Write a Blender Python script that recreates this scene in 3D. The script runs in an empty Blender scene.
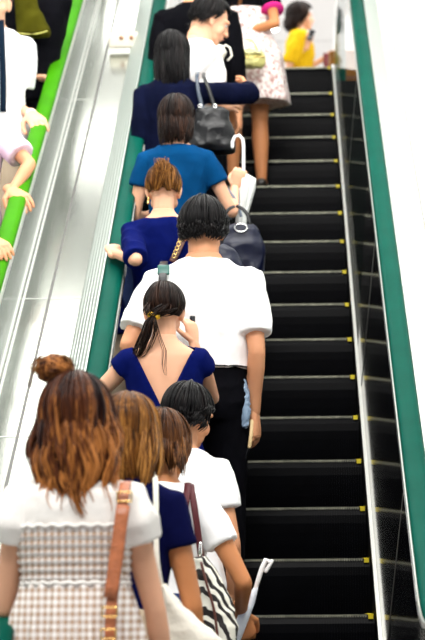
import bpy, math, random
import numpy as np
from mathutils import Vector, Matrix, Euler, noise
random.seed(7)
D = bpy.data
C = bpy.context.scene.collection
SC = bpy.context.scene
PI = math.pi

# ------------------------------------------------------------------ camera, world, lights, exposure
F_PX = 2315.0
PITCH, YAW, ROLL = math.radians(6.933), math.radians(1.799), math.radians(-0.4925)
_fw = Vector((-math.sin(YAW)*math.cos(PITCH), math.cos(YAW)*math.cos(PITCH), math.sin(PITCH)))
_rt0 = Vector((math.cos(YAW), math.sin(YAW), 0)); _up0 = _rt0.cross(_fw)
_rt = _rt0*math.cos(ROLL)+_up0*math.sin(ROLL); _up = -_rt0*math.sin(ROLL)+_up0*math.cos(ROLL)
cam_d = D.cameras.new('camera'); cam = D.objects.new('camera', cam_d); C.objects.link(cam)
cam.matrix_world = Matrix(((_rt.x,_up.x,-_fw.x,0),(_rt.y,_up.y,-_fw.y,0),(_rt.z,_up.z,-_fw.z,0),(0,0,0,1)))
cam_d.sensor_fit = 'VERTICAL'; cam_d.sensor_height = 24.0; cam_d.lens = F_PX/640*24.0
cam_d.clip_start = 0.05; cam_d.clip_end = 200
cam_d.dof.use_dof = True; cam_d.dof.focus_distance = 9.0; cam_d.dof.aperture_fstop = 3.0
SC.camera = cam
def at(px, py, Y):
    d = _fw + _rt*((px-212.5)/F_PX) - _up*((py-320)/F_PX)
    return d*(Y/d.y)

w = D.worlds.new('world'); SC.world = w; w.use_nodes = True
bg = w.node_tree.nodes['Background']; bg.inputs[0].default_value = (0.93,0.96,1.0,1); bg.inputs[1].default_value = 0.30
def area_light(name, loc, rot, sx, sy, power, col=(1,0.98,0.94)):
    l = D.lights.new(name, 'AREA'); l.shape='RECTANGLE'; l.size=sx; l.size_y=sy; l.energy=power; l.color=col
    o = D.objects.new(name, l); C.objects.link(o); o.location=loc; o.rotation_euler=rot; return o
area_light('hall_light', (-0.6, 3.2, 6.2), (math.radians(38),0,0), 5, 3, 600)
area_light('stairwell_light', (-0.4, 10.5, 6.3), (math.radians(12),0,0), 4, 5, 420)
area_light('landing_light', (0.0, 24.5, 6.3), (0,0,0), 8, 11, 850)
SC.view_settings.view_transform = 'Standard'; SC.view_settings.look = 'None'
SC.view_settings.exposure = 0.2; SC.view_settings.gamma = 1.0
SC.view_settings.use_curve_mapping = False

# ------------------------------------------------------------------ materials
def mat(name, col, rough=0.6, metal=0.0, spec=0.5, emit=0.0, bump=0.0, bscale=60, bstretch=(1,1,1), vary=0.0, vscale=20, trans=0.0, alpha=1.0, sheen=0.0, sss=0.0):
    m = D.materials.new(name); m.use_nodes = True
    nt = m.node_tree; p = nt.nodes['Principled BSDF']
    c = (*col, 1)
    p.inputs['Base Color'].default_value = c
    p.inputs['Roughness'].default_value = rough; p.inputs['Metallic'].default_value = metal
    p.inputs['Specular IOR Level'].default_value = spec
    if trans: p.inputs['Transmission Weight'].default_value = trans
    if alpha < 1: p.inputs['Alpha'].default_value = alpha
    if sheen: p.inputs['Sheen Weight'].default_value = sheen
    if sss:
        p.inputs['Subsurface Weight'].default_value = sss
        p.inputs['Subsurface Radius'].default_value = (0.02,0.008,0.004)
        p.inputs['Subsurface Scale'].default_value = 0.5
    if emit:
        p.inputs['Emission Color'].default_value = c; p.inputs['Emission Strength'].default_value = emit
    tc = nt.nodes.new('ShaderNodeTexCoord'); mp = nt.nodes.new('ShaderNodeMapping')
    nt.links.new(tc.outputs['Object'], mp.inputs['Vector']); mp.inputs['Scale'].default_value = bstretch
    if vary:
        n = nt.nodes.new('ShaderNodeTexNoise'); n.inputs['Scale'].default_value = vscale; n.inputs['Detail'].default_value = 4
        nt.links.new(mp.outputs[0], n.inputs['Vector'])
        r = nt.nodes.new('ShaderNodeValToRGB')
        r.color_ramp.elements[0].position = .35; r.color_ramp.elements[1].position = .65
        r.color_ramp.elements[0].color = tuple(max(0,x*(1-vary)) for x in col)+(1,)
        r.color_ramp.elements[1].color = tuple(min(1,x*(1+vary)) for x in col)+(1,)
        nt.links.new(n.outputs['Fac'], r.inputs[0]); nt.links.new(r.outputs[0], p.inputs['Base Color'])
    if bump:
        n2 = nt.nodes.new('ShaderNodeTexNoise'); n2.inputs['Scale'].default_value = bscale; n2.inputs['Detail'].default_value = 3
        nt.links.new(mp.outputs[0], n2.inputs['Vector'])
        b = nt.nodes.new('ShaderNodeBump'); b.inputs['Strength'].default_value = bump; b.inputs['Distance'].default_value = 0.01
        nt.links.new(n2.outputs['Fac'], b.inputs['Height']); nt.links.new(b.outputs[0], p.inputs['Normal'])
    return m
def cloth(name, col, vary=.08, rough=.9, spec=.05): return mat(name, col, rough=rough, spec=spec, bump=.7, bscale=12, vary=vary, vscale=9, sheen=0.0)

def hair_mat(name, dark, mid, light):
    m = D.materials.new(name); m.use_nodes = True; nt = m.node_tree; p = nt.nodes['Principled BSDF']
    a = nt.nodes.new('ShaderNodeAttribute'); a.attribute_name = 'tone'
    tc = nt.nodes.new('ShaderNodeTexCoord'); mp = nt.nodes.new('ShaderNodeMapping'); mp.inputs['Scale'].default_value = (90,90,9)
    nt.links.new(tc.outputs['Object'], mp.inputs['Vector'])
    n = nt.nodes.new('ShaderNodeTexNoise'); n.inputs['Scale'].default_value = 1.6; n.inputs['Detail'].default_value = 3
    nt.links.new(mp.outputs[0], n.inputs['Vector'])
    ma = nt.nodes.new('ShaderNodeMath'); ma.operation = 'MULTIPLY_ADD'; ma.inputs[1].default_value = .9; ma.inputs[2].default_value = -.45
    nt.links.new(n.outputs['Fac'], ma.inputs[0])
    ad = nt.nodes.new('ShaderNodeMath'); ad.operation = 'ADD'
    nt.links.new(a.outputs['Fac'], ad.inputs[0]); nt.links.new(ma.outputs[0], ad.inputs[1])
    r = nt.nodes.new('ShaderNodeValToRGB'); e = r.color_ramp.elements
    e[0].position = .15; e[0].color = (*dark,1); e[1].position = .9; e[1].color = (*light,1)
    k = e.new(.5); k.color = (*mid,1)
    nt.links.new(ad.outputs[0], r.inputs[0]); nt.links.new(r.outputs[0], p.inputs['Base Color'])
    p.inputs['Roughness'].default_value = .38; p.inputs['Specular IOR Level'].default_value = .12
    b = nt.nodes.new('ShaderNodeBump'); b.inputs['Strength'].default_value = .6; b.inputs['Distance'].default_value = .004
    nt.links.new(n.outputs['Fac'], b.inputs['Height']); nt.links.new(b.outputs[0], p.inputs['Normal'])
    return m

M = dict(
 skin = mat('skin', (.66,.31,.165), .5, spec=.25, sss=.08, vary=.05, vscale=8),
 skin_tan = mat('skin_tan', (.52,.21,.085), .5, spec=.25, sss=.08, vary=.06, vscale=8),
 skin_pale = mat('skin_pale', (.76,.41,.26), .5, spec=.25, sss=.08, vary=.05, vscale=8),
 eye = mat('eye_white', (.8,.8,.78), .2), iris = mat('iris', (.02,.01,.008), .15),
 lips = mat('lips', (.55,.16,.13), .4),
 white = cloth('white_cotton', (.92,.92,.93), .02), blouse = cloth('cream_blouse', (.86,.83,.79), .03),
 pink = cloth('pink_shirt', (.86,.66,.80), .04), navy = cloth('navy_cotton', (.002,.003,.035), .15),
 royal = cloth('royal_navy', (.0015,.005,.075), .12), teal_blue = cloth('blue_tee', (.001,.045,.14), .12),
 black = cloth('black_cloth', (.0025,.0025,.004), .2), ink = cloth('ink_cardigan', (.0025,.004,.018), .2),
 yellow = cloth('yellow_top', (.66,.40,.01), .05), denim = cloth('denim', (.03,.05,.14), .2),
 beige = cloth('beige_cloth', (.45,.36,.26), .1), olive = cloth('olive_bag', (.05,.047,.003), .15),
 magenta = cloth('magenta_trim', (.7,.03,.25), .05),
 leather = mat('tan_leather', (.42,.13,.05), .4, bump=.3, bscale=120, vary=.15, vscale=40),
 maroon = mat('maroon_strap', (.07,.010,.014), .55, spec=.2), brownl = mat('brown_leather', (.10,.03,.02), .4),
 blackl = mat('black_leather', (.003,.0035,.005), .3, spec=.3, bump=.3, bscale=40), navyl = mat('navy_nylon', (.002,.004,.02), .35, spec=.3, bump=.4, bscale=18),
 canvas = mat('canvas', (.84,.80,.70), .8, bump=.3, bscale=80, vary=.03),
 khaki = mat('khaki_bag', (.50,.47,.16), .5, bump=.3, bscale=50, vary=.1),
 orange = mat('orange_cloth', (.9,.35,.02), .6), green_s = mat('green_strap', (.01,.10,.08), .35),
 gold = mat('gold', (.8,.55,.2), .25, 1), chrome = mat('chrome', (.8,.8,.8), .18, 1),
 whitep = mat('white_plastic', (.9,.9,.9), .3), vinyl = mat('frosted_vinyl', (.85,.88,.86), .35, alpha=.85, bump=.4, bscale=30),
 clearp = mat('clear_blue_plastic', (.30,.42,.58), .15, alpha=.8, bump=.6, bscale=25), screen = mat('phone_screen', (.01,.01,.015), .1),
 wood = mat('pale_wood', (.85,.62,.33), .5), shoe = mat('shoe_leather', (.02,.015,.012), .35),
 elastic = mat('yellow_elastic', (.95,.55,.02), .5),
 rubber_teal = mat('teal_handrail', (.0003,.066,.046), .5, spec=.03, vary=.08, vscale=5),
 rubber_green = mat('green_handrail', (.04,.22,.002), .5, spec=.03, vary=.08, vscale=5),
 step = mat('step_black', (.0008,.0009,.0016), .38, spec=.045, vary=.3, vscale=12),
 nosing = mat('nosing_worn_metal', (.26,.26,.20), .45, .6, vary=.45, vscale=34),
 ymark = mat('yellow_edge', (.62,.50,.01), .5),
 blackp = mat('black_panel', (.001,.0012,.0016), .10, spec=.30),
 glass = mat('balustrade_glass', (.02,.05,.04), .03, spec=.5, alpha=.13),
 skirtm = mat('skirt_black', (.002,.002,.003), .4, spec=.1),
 trim = mat('trim_aluminium', (.70,.70,.66), .35, .5),
 alu = mat('ridged_aluminium', (.66,.72,.68), .38, .6, bump=.1, bscale=3),
 steel = mat('brushed_steel', (.46,.48,.44), .17, .95, bump=.04, bscale=40, bstretch=(6,.3,.3), vary=.1, vscale=1.2),
 steel_r = mat('steel_painted_bright', (.66,.67,.63), .30, .6, bump=.08, bscale=40, bstretch=(6,.3,.3)),  # same steel for the right deck, bright wall and ceiling reflection painted in as paler colour
 seam = mat('dark_joint', (.12,.12,.11), .6), light_seam = mat('light_bead', (.85,.86,.82), .35, .4),
 darkp = mat('outer_panel_steel', (.22,.26,.24), .2, .9, vary=.15, vscale=3),
 ceil = mat('ceiling_white', (.93,.93,.94), .8, vary=.01), wallm = mat('wall_white', (.93,.94,.93), .7, vary=.01),
 floorm = mat('floor_tile', (.35,.34,.33), .35, vary=.1, vscale=3), lamp = mat('downlight', (1,.99,.96), emit=9), tube = mat('tube_light', (1,.99,.95), emit=8),
 hair_black = hair_mat('hair_black', (.0015,.0013,.0018), (.004,.0035,.004), (.016,.012,.012)),
 hair_dbrown = hair_mat('hair_dark_brown', (.003,.0015,.0015), (.012,.0055,.004), (.05,.022,.013)),
 hair_brown = hair_mat('hair_brown', (.012,.004,.002), (.075,.026,.008), (.24,.10,.03)),
 hair_aub = hair_mat('hair_auburn', (.010,.003,.003), (.085,.024,.008), (.48,.18,.045)),
 hair_gold = hair_mat('hair_golden', (.022,.007,.002), (.14,.05,.009), (.42,.19,.045)),
)
def pattern_gingham():
    m = mat('gingham', (.8,.75,.7), .85, spec=.1); nt = m.node_tree; p = nt.nodes['Principled BSDF']
    tc = nt.nodes.new('ShaderNodeTexCoord'); sep = nt.nodes.new('ShaderNodeSeparateXYZ'); nt.links.new(tc.outputs['Object'], sep.inputs[0])
    outs=[]
    for ax, sc in (('X',340.),('Z',300.)):
        mu = nt.nodes.new('ShaderNodeMath'); mu.operation='MULTIPLY'; mu.inputs[1].default_value=sc; nt.links.new(sep.outputs[ax], mu.inputs[0])
        s = nt.nodes.new('ShaderNodeMath'); s.operation='SINE'; nt.links.new(mu.outputs[0], s.inputs[0])
        g = nt.nodes.new('ShaderNodeMath'); g.operation='MULTIPLY_ADD'; g.inputs[1].default_value=1.2; g.inputs[2].default_value=.5; g.use_clamp=True; nt.links.new(s.outputs[0], g.inputs[0]); outs.append(g)
    ad = nt.nodes.new('ShaderNodeMath'); ad.operation='ADD'; nt.links.new(outs[0].outputs[0], ad.inputs[0]); nt.links.new(outs[1].outputs[0], ad.inputs[1])
    hf = nt.nodes.new('ShaderNodeMath'); hf.operation='MULTIPLY'; hf.inputs[1].default_value=.5; nt.links.new(ad.outputs[0], hf.inputs[0])
    r = nt.nodes.new('ShaderNodeValToRGB'); r.color_ramp.elements[0].color=(.88,.85,.83,1); r.color_ramp.elements[1].color=(.42,.28,.19,1)
    nt.links.new(hf.outputs[0], r.inputs[0]); nt.links.new(r.outputs[0], p.inputs['Base Color'])
    return m
M['gingham'] = pattern_gingham()
def pattern_zebra():
    m = mat('zebra', (.8,.8,.75), .6); nt = m.node_tree; p = nt.nodes['Principled BSDF']
    tc = nt.nodes.new('ShaderNodeTexCoord'); wv = nt.nodes.new('ShaderNodeTexWave'); wv.bands_direction='DIAGONAL'
    wv.inputs['Scale'].default_value=12; wv.inputs['Distortion'].default_value=7; wv.inputs['Detail'].default_value=1.5; wv.inputs['Detail Scale'].default_value=1.3
    nt.links.new(tc.outputs['Object'], wv.inputs['Vector'])
    r = nt.nodes.new('ShaderNodeValToRGB'); r.color_ramp.interpolation='CONSTANT'
    r.color_ramp.elements[0].color=(.012,.008,.008,1); r.color_ramp.elements[1].color=(.86,.84,.74,1); r.color_ramp.elements[1].position=.5
    nt.links.new(wv.outputs['Fac'], r.inputs[0]); nt.links.new(r.outputs[0], p.inputs['Base Color']); return m
M['zebra'] = pattern_zebra()
def pattern_floral():
    m = mat('floral', (.8,.7,.7), .8, spec=.1); nt = m.node_tree; p = nt.nodes['Principled BSDF']
    tc = nt.nodes.new('ShaderNodeTexCoord'); v = nt.nodes.new('ShaderNodeTexNoise'); v.inputs['Scale'].default_value=45; v.inputs['Detail'].default_value=2
    nt.links.new(tc.outputs['Object'], v.inputs['Vector'])
    r = nt.nodes.new('ShaderNodeValToRGB'); e=r.color_ramp.elements; e[0].position=.33; e[0].color=(.45,.24,.22,1); e[1].position=.62; e[1].color=(.85,.80,.76,1)
    k=e.new(.5); k.color=(.74,.62,.60,1)
    nt.links.new(v.outputs['Fac'], r.inputs[0]); nt.links.new(r.outputs[0], p.inputs['Base Color']); return m
M['floral'] = pattern_floral()

# ------------------------------------------------------------------ mesh helpers
class MB:
    def __init__(s): s.v=[]; s.f=[]; s.t=[]
    def add(s, vs, fs, tone=.5):
        n=len(s.v); s.v += [Vector(v) for v in vs]; s.f += [[i+n for i in f] for f in fs]; s.t += [tone]*len(vs)
    def box(s, c, d, rot=None, tone=.5):
        c=Vector(c); R = rot if rot else Matrix.Identity(3)
        vs=[c+R@Vector((x*d[0]/2,y*d[1]/2,z*d[2]/2)) for x in(-1,1) for y in(-1,1) for z in(-1,1)]
        s.add(vs, [(0,1,3,2),(4,6,7,5),(0,4,5,1),(2,3,7,6),(0,2,6,4),(1,5,7,3)], tone)
    def ell(s, c, r, rot=None, nu=16, nv=10, tone=.5):
        c=Vector(c); R = rot if rot else Matrix.Identity(3)
        vs=[c+R@Vector((0,0,r[2]))]
        for j in range(1,nv):
            th=PI*j/nv
            for i in range(nu):
                ph=2*PI*i/nu; vs.append(c+R@Vector((r[0]*math.sin(th)*math.cos(ph), r[1]*math.sin(th)*math.sin(ph), r[2]*math.cos(th))))
        vs.append(c+R@Vector((0,0,-r[2]))); fs=[]
        for i in range(nu): fs.append((0,1+i,1+(i+1)%nu))
        for j in range(nv-2):
            for i in range(nu):
                a=1+j*nu+i; b=1+j*nu+(i+1)%nu; fs.append((a,a+nu,b+nu,b))
        L=len(vs)-1
        for i in range(nu): fs.append((L, L-nu+(i+1)%nu, L-nu+i))
        s.add(vs,fs,tone)
    def tube(s, pts, rad, seg=12, side=None, round_=True, tone=.5):
        """rad: list of r or (ra, rb); ra is measured along 'side'"""
        pts=[Vector(p) for p in pts]; n=len(pts)
        if not isinstance(rad,(list,)): rad=[rad]*n
        rad=[(r,r) if not isinstance(r,tuple) else r for r in rad]
        if round_:
            d0=(pts[0]-pts[1]).normalized(); d1=(pts[-1]-pts[-2]).normalized()
            e0=[(pts[0]+d0*min(rad[0])*k, (rad[0][0]*q, rad[0][1]*q)) for k,q in ((.95,.3),(.7,.72))]
            e1=[(pts[-1]+d1*min(rad[-1])*k, (rad[-1][0]*q, rad[-1][1]*q)) for k,q in ((.7,.72),(.95,.3))]
            pts=[e[0] for e in e0]+pts+[e[0] for e in e1]; rad=[e[1] for e in e0]+rad+[e[1] for e in e1]; n=len(pts)
        vs=[]; u=Vector(side) if side is not None else None
        for i in range(n):
            t=(pts[min(i+1,n-1)]-pts[max(i-1,0)]).normalized()
            if u is None:
                u=t.orthogonal()
            a=(u-t*u.dot(t))
            if a.length<1e-4: a=t.orthogonal()
            a.normalize(); b=t.cross(a)
            if side is None: u=a
            for k in range(seg):
                ph=2*PI*k/seg; vs.append(pts[i]+a*rad[i][0]*math.cos(ph)+b*rad[i][1]*math.sin(ph))
        fs=[(i*seg+k, i*seg+(k+1)%seg, (i+1)*seg+(k+1)%seg, (i+1)*seg+k) for i in range(n-1) for k in range(seg)]
        fs.append(tuple(range(seg))[::-1]); fs.append(tuple((n-1)*seg+k for k in range(seg)))
        s.add(vs,fs,tone)
    def loft(s, secs, seg=36, pw=2.3, tone=.5):
        """secs: (z, cx, cy, rx, ry)"""
        vs=[]
        for (z,cx,cy,rx,ry) in secs:
            for k in range(seg):
                ph=2*PI*k/seg; c_,s_=math.cos(ph),math.sin(ph)
                q=(abs(c_)**pw+abs(s_)**pw)**(-1/pw)
                vs.append(Vector((cx+rx*c_*q, cy+ry*s_*q, z)))
        n=len(secs)
        fs=[(i*seg+k, i*seg+(k+1)%seg, (i+1)*seg+(k+1)%seg, (i+1)*seg+k) for i in range(n-1) for k in range(seg)]
        fs.append(tuple(range(seg))[::-1]); fs.append(tuple((n-1)*seg+k for k in range(seg)))
        s.add(vs,fs,tone)
    def mesh(s, name, smooth=True):
        me=D.meshes.new(name); me.from_pydata([tuple(v) for v in s.v],[],s.f)
        at_=me.attributes.new('tone','FLOAT','POINT')
        for i,t in enumerate(s.t): at_.data[i].value=t
        if smooth:
            for p in me.polygons: p.use_smooth=True
        me.validate(); me.update(); return me
    def build(s, name, m, parent=None, smooth=True, bevel=0):
        me=s.mesh(name, smooth); me.materials.append(m)
        o=D.objects.new(name, me); C.objects.link(o)
        if parent is not None: o.parent=parent
        if bevel:
            b=o.modifiers.new('bevel','BEVEL'); b.width=bevel; b.segments=2; b.limit_method='ANGLE'
        return o
    def fuse(s, name, m, parent=None, vox=.008, sm=3, wr=0.0, wrs=12, extra=None, wst=(1,1,1), fn=None):
        me=s.mesh(name); tmp=D.objects.new('tmp', me); C.objects.link(tmp)
        r=tmp.modifiers.new('r','REMESH'); r.mode='VOXEL'; r.voxel_size=vox; r.adaptivity=0
        if sm: q=tmp.modifiers.new('s','SMOOTH'); q.iterations=sm; q.factor=.5
        dg=bpy.context.evaluated_depsgraph_get(); dg.update()
        me2=D.meshes.new_from_object(tmp.evaluated_get(dg)); me2.name=name
        D.objects.remove(tmp); D.meshes.remove(me)
        if wr or fn:
            nv_=len(me2.vertices); co_=np.empty(nv_*3,dtype=np.float32); no_=np.empty(nv_*3,dtype=np.float32)
            me2.vertices.foreach_get('co',co_); me2.vertices.foreach_get('normal',no_)
            co_=co_.reshape(-1,3).tolist(); no_=no_.reshape(-1,3).tolist(); res=[]
            for pc,pn in zip(co_,no_):
                p=Vector(pc); nn=Vector(pn)
                if wr:
                    q=Vector((p.x*wrs*wst[0],p.y*wrs*wst[1],p.z*wrs*wst[2]))
                    a=noise.noise(q); b=noise.noise(q*2.1+Vector((3,1,7)))
                    p = p + nn*wr*(1.2*(1-2*abs(a)) -.5 + .5*b)
                if fn: p = fn(p, nn)
                res.extend(p)
            me2.vertices.foreach_set('co',np.array(res,dtype=np.float32)); me2.update()
        if extra is not None:      # further pieces already remeshed finer, joined into this same mesh
            import bmesh
            bm=bmesh.new(); bm.from_mesh(me2)
            for e in extra: bm.from_mesh(e)
            bm.to_mesh(me2); bm.free()
        me2.materials.clear(); me2.materials.append(m)
        for p in me2.polygons: p.use_smooth=True; p.material_index=0
        if name is None: return me2
        o=D.objects.new(name, me2); C.objects.link(o)
        if parent is not None: o.parent=parent
        return o
def fuse_mesh(mb, vox, sm=2):
    o=mb.fuse('tmp_piece', M['skin'], None, vox, sm); me=o.data; D.objects.remove(o); return me
def thing(name, label, cat, loc=(0,0,0), rz=0, group=None):
    o=D.objects.new(name, None); C.objects.link(o); o.location=loc; o.rotation_euler=(0,0,rz); o.empty_display_size=.1
    o['label']=label; o['category']=cat
    if group: o['group']=group
    return o
def tag(o, label, cat, group=None):
    o['label']=label; o['category']=cat
    if group: o['group']=group
    return o
def structure(o): o['kind']='structure'; return o

# ------------------------------------------------------------------ escalators
SL = 0.57735
K0Y, K0Z = 9.341, -0.057
FLOOR, LAND = -1.04, 3.665
def base0(y): return K0Z+(y-K0Y)*SL
YB = K0Y+(FLOOR-K0Z)/SL; YT = K0Y+(LAND-K0Z)/SL
def smax(a,b,k):
    h=max(0,min(1,.5+.5*(a-b)/k)); return b*(1-h)+a*h+k*h*(1-h)
def base(y):
    z=smax(base0(y), FLOOR, .12); return -smax(-z, -LAND, .12)
def yrange(a,b,step=.12):
    n=max(2,int((b-a)/step)); return [a+(b-a)*i/n for i in range(n+1)]
def sweep(mb, prof, ys, zf=base, closed=True):
    n=len(prof); vs=[Vector((x,y,zf(y)+v)) for y in ys for (x,v) in prof]; fs=[]
    m=len(ys)
    for i in range(m-1):
        for k in range(n if closed else n-1):
            a=i*n+k; b=i*n+(k+1)%n; fs.append((a,b,b+n,a+n))
    if closed: fs.append(tuple(range(n))[::-1]); fs.append(tuple((m-1)*n+k for k in range(n)))
    mb.add(vs,fs)
def rect(x0,x1,v0,v1): return [(x0,v0),(x1,v0),(x1,v1),(x0,v1)]

RISER=[(.030,0),(.016,-.012),(.006,-.035),(.001,-.07),(0,-.11),(.001,-.16),(.005,-.232)]
def step_mesh(x0,x1):
    mb=MB()
    # base body behind the cleats
    prof=[(y+.006,z-.006 if z==0 else z) for y,z in RISER]
    poly=[(.395,-.006)]+prof+[(.12,-.235),(.395,-.05)]
    n=len(poly); vs=[(x,y,z) for x in (x0,x1) for (y,z) in poly]
    fs=[(i,(i+1)%n,(i+1)%n+n,i+n) for i in range(n)]+[tuple(range(n)),tuple(range(n,2*n))[::-1]]
    mb.add(vs,fs)
    N=92; p=(x1-x0)/N
    outer=[(.395,0)]+RISER; inner=[(.395,-.012)]+[(y+.009,z-.002) for y,z in RISER]
    m=len(outer)
    for k in range(N):
        a=x0+(k+.22)*p; b=a+p*.56
        vs=[]
        for x in (a,b):
            vs+=[(x,y,z) for y,z in outer]+[(x,y,z) for y,z in inner]
        fs=[]
        for i in range(m-1):
            fs.append((i,i+1,2*m+i+1,2*m+i)); fs.append((i,m+i,m+i+1,i+1)); fs.append((2*m+i,2*m+i+1,3*m+i+1,3*m+i))
        mb.add(vs,fs)
    return mb
def nosing_mesh(x0,x1):
    mb=MB(); N=92; p=(x1-x0)/N
    for k in range(N):
        a=x0+(k+.5)*p; mb.box((a,.0215,-.0045),(p*.5,.018,.011))
    mb.box(((x0+x1)/2,.030,-.0035),(x1-x0,.010,.005))
    return mb

def build_escalator(label, cx, hcx, rail_mat, ks, group, left_steel):
    """cx = middle of the steps, hcx = middle between the handrails"""
    E_=thing('escalator', label, 'escalator', (0,0,0), group=group)
    x0,x1=cx-.5,cx+.5
    smesh=None
    for k in ks:
        y=K0Y+.4*k; z=K0Z+k*.23094
        if k==-5: z=FLOOR
        if k==16: z=LAND+.012
        if smesh is None:
            s=step_mesh(x0,x1).build('step', M['step'], E_, smooth=False); nz=nosing_mesh(x0+.03,x1-.03).build('tread_nosing', M['nosing'], s, smooth=False)
            ym=[]
            for xa in (x0+.0005,x1-.0305):
                b=MB(); b.box((xa+.015,.016,-.0095),(.020,.022,.016)); b.box((xa+.015,.205,.001),(.024,.38,.003)); ym.append(b.build('yellow_edge_mark', M['ymark'], s, smooth=False))
            smesh=(s,nz,ym)
        else:
            s=smesh[0].copy(); C.objects.link(s)
            for q in [smesh[1]]+smesh[2]:
                c=q.copy(); C.objects.link(c); c.parent=s
        s.location=(0,y,z)
    ya,yb=YB-1.4,YT+2.2
    for sg in (-1,1):
        X=lambda d: cx+sg*d
        HX=hcx+sg*.62
        b=MB(); sweep(b, rect(X(.503),X(.512),-.30,.052), yrange(YB-.3,YT+.3)); b.build('skirt_panel', M['skirtm'], E_, smooth=False)
        b=MB(); sweep(b, rect(X(.504),X(.519),.052,.064), yrange(ya,yb)); b.build('skirt_trim', M['trim'], E_, smooth=False)
        # inner balustrade panel, leaning slightly outwards
        b=MB(); xa,xt=X(.519),HX-sg*.050
        sweep(b, [(xa,.056),(xt,.95),(xt+sg*.008,.95),(xa+sg*.008,.056)], yrange(ya+.1,11.5)); b.build('balustrade_panel', M['blackp'], E_, smooth=False)
        b=MB(); sweep(b, [(xa,.056),(xt,.95),(xt+sg*.008,.95),(xa+sg*.008,.056)], yrange(11.504,yb-.15)); b.build('balustrade_panel', M['glass'], E_, smooth=False)
        # panel seams
        for ysm in (8.9,11.1,13.3):
            b=MB(); n_=8
            for i in range(n_):
                t=i/n_; t2=(i+1)/n_
            pa=Vector((xa-sg*.001, ysm, base(ysm)+.06)); pb=Vector((xt-sg*.001, ysm-.42, base(ysm-.42)+.94))
            b.tube([pa,pb],[.0012,.0012],seg=6); b.build('panel_joint', M['seam'], E_)
        # silver guide below the handrail
        b=MB(); sweep(b, rect(HX-.046,HX-.034,.935,.968), yrange(ya,yb)); sweep(b, rect(HX+.034,HX+.046,.935,.968), yrange(ya,yb)); b.build('handrail_guide', M['trim'], E_, smooth=False)
        # handrail: flat oval section following the slope, round newel ends
        path=[]
        R_=.34
        def hz(y): return base(y)+.987
        for i in range(9):
            a=PI/2+PI*(1-i/8.0)  # from lower return to top
            path.append((ya+R_*math.cos(a), hz(ya)-R_+R_*math.sin(a)))
        path+= [(y,hz(y)) for y in yrange(ya,yb,.12)[1:-1]]
        for i in range(9):
            a=PI/2-PI*i/8.0
            path.append((yb+R_*math.cos(a), hz(yb)-R_+R_*math.sin(a)))
        b=MB(); prof=[(-.041,-.012),(-.043,.002),(-.034,.014),(-.018,.019),(.018,.019),(.034,.014),(.043,.002),(.041,-.012),(.03,-.018),(-.03,-.018)]
        vs=[];n=len(prof);m=len(path)
        for i,(y,z) in enumerate(path):
            t=Vector((0,path[min(i+1,m-1)][0]-path[max(i-1,0)][0],path[min(i+1,m-1)][1]-path[max(i-1,0)][1])).normalized()
            nn=Vector((0,-t.z,t.y))
            for (px,pv) in prof: vs.append(Vector((HX+px,y,z))+nn*pv)
        fs=[(i*n+k,i*n+(k+1)%n,(i+1)*n+(k+1)%n,(i+1)*n+k) for i in range(m-1) for k in range(n)]
        fs+= [tuple(range(n))[::-1],tuple((m-1)*n+k for k in range(n))]
        b.add(vs,fs); b.build('handrail', rail_mat, E_)
        # newel plates closing the balustrade ends
        for yy,sgn in ((ya,-1),(yb,1)):
            b=MB(); pts=[]
            for i in range(13):
                a=PI/2-sgn*PI*i/12.0*1.0 if sgn>0 else PI/2+PI*i/12.0
                pts.append((yy+(R_-.03)*math.cos(a), hz(yy)-R_+(R_-.03)*math.sin(a)))
            pts.append((yy, base(yy)+.02)) ; pts.append((yy-sgn*.2, base(yy)+.02)); pts.append((yy-sgn*.2, hz(yy)-.03))
            n=len(pts); vs=[(HX+dx,y,z) for dx in (-.02,.02) for y,z in pts]
            fs=[(i,(i+1)%n,(i+1)%n+n,i+n) for i in range(n)]+[tuple(range(n)),tuple(range(n,2*n))[::-1]]
            b.add(vs,fs); b.build('newel_plate', M['blackp'] if sgn<0 else M['glass'], E_, smooth=False)
    return E_
ours=build_escalator('upward escalator with teal green handrails, black steps and a queue on its left side', -.155, -.145, M['rubber_teal'], range(-5,17), 'escalators', True)
near=build_escalator('neighbouring escalator at far left with bright lime green handrails', -1.907, -1.917, M['rubber_green'], range(-5,17), 'escalators', True)
ours['group']='pair of escalators'; near['group']='pair of escalators'
ya,yb=YB-1.45,YT+2.2
# ridged aluminium outer cladding of our escalator (left and right) and the steel decks
def ridged(x0,v0,x1,v1,n=6,amp=.006):
    pts=[]
    for i in range(n):
        a=i/n; b=(i+.78)/n; dx,dv=x1-x0,v1-v0; L=math.hypot(dx,dv); nx,nv=(-dv/L,dx/L)
        if nv<0: nx,nv=-nx,-nv
        for t,o in ((a,0),(a+.02/n,amp),(b,amp),(b+.02/n,0)): pts.append((x0+dx*t+nx*o, v0+dv*t+nv*o))
    pts.append((x1,v1)); return pts
def open_sweep(name, prof, m, parent, th=.01, ya_=ya, yb_=yb):
    pr=prof+[(x,v-th) for x,v in prof[::-1]]
    b=MB(); sweep(b, pr, yrange(ya_,yb_)); return b.build(name, m, parent, smooth=False)
open_sweep('outer_cladding', ridged(-.815,.965,-.963,.60), M['alu'], ours)
open_sweep('outer_cladding', ridged(.522,.965,.645,.60), M['alu'], ours)
open_sweep('deck_plate', [(-1.112,.595),(-.955,.595)], M['steel'], ours)
open_sweep('deck_plate', [(.640,.597),(.716,.597)], M['steel_r'], ours)
open_sweep('deck_plate', [(.721,.597),(1.2,.597)], M['steel_r'], ours)
open_sweep('deck_joint', [(.714,.592),(.723,.592)], M['seam'], ours)
open_sweep('deck_plate', [(-1.262,.595),(-1.126,.595)], M['steel'], near)
open_sweep('deck_joint', [(-1.128,.589),(-1.110,.589)], M['seam'], near)
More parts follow.
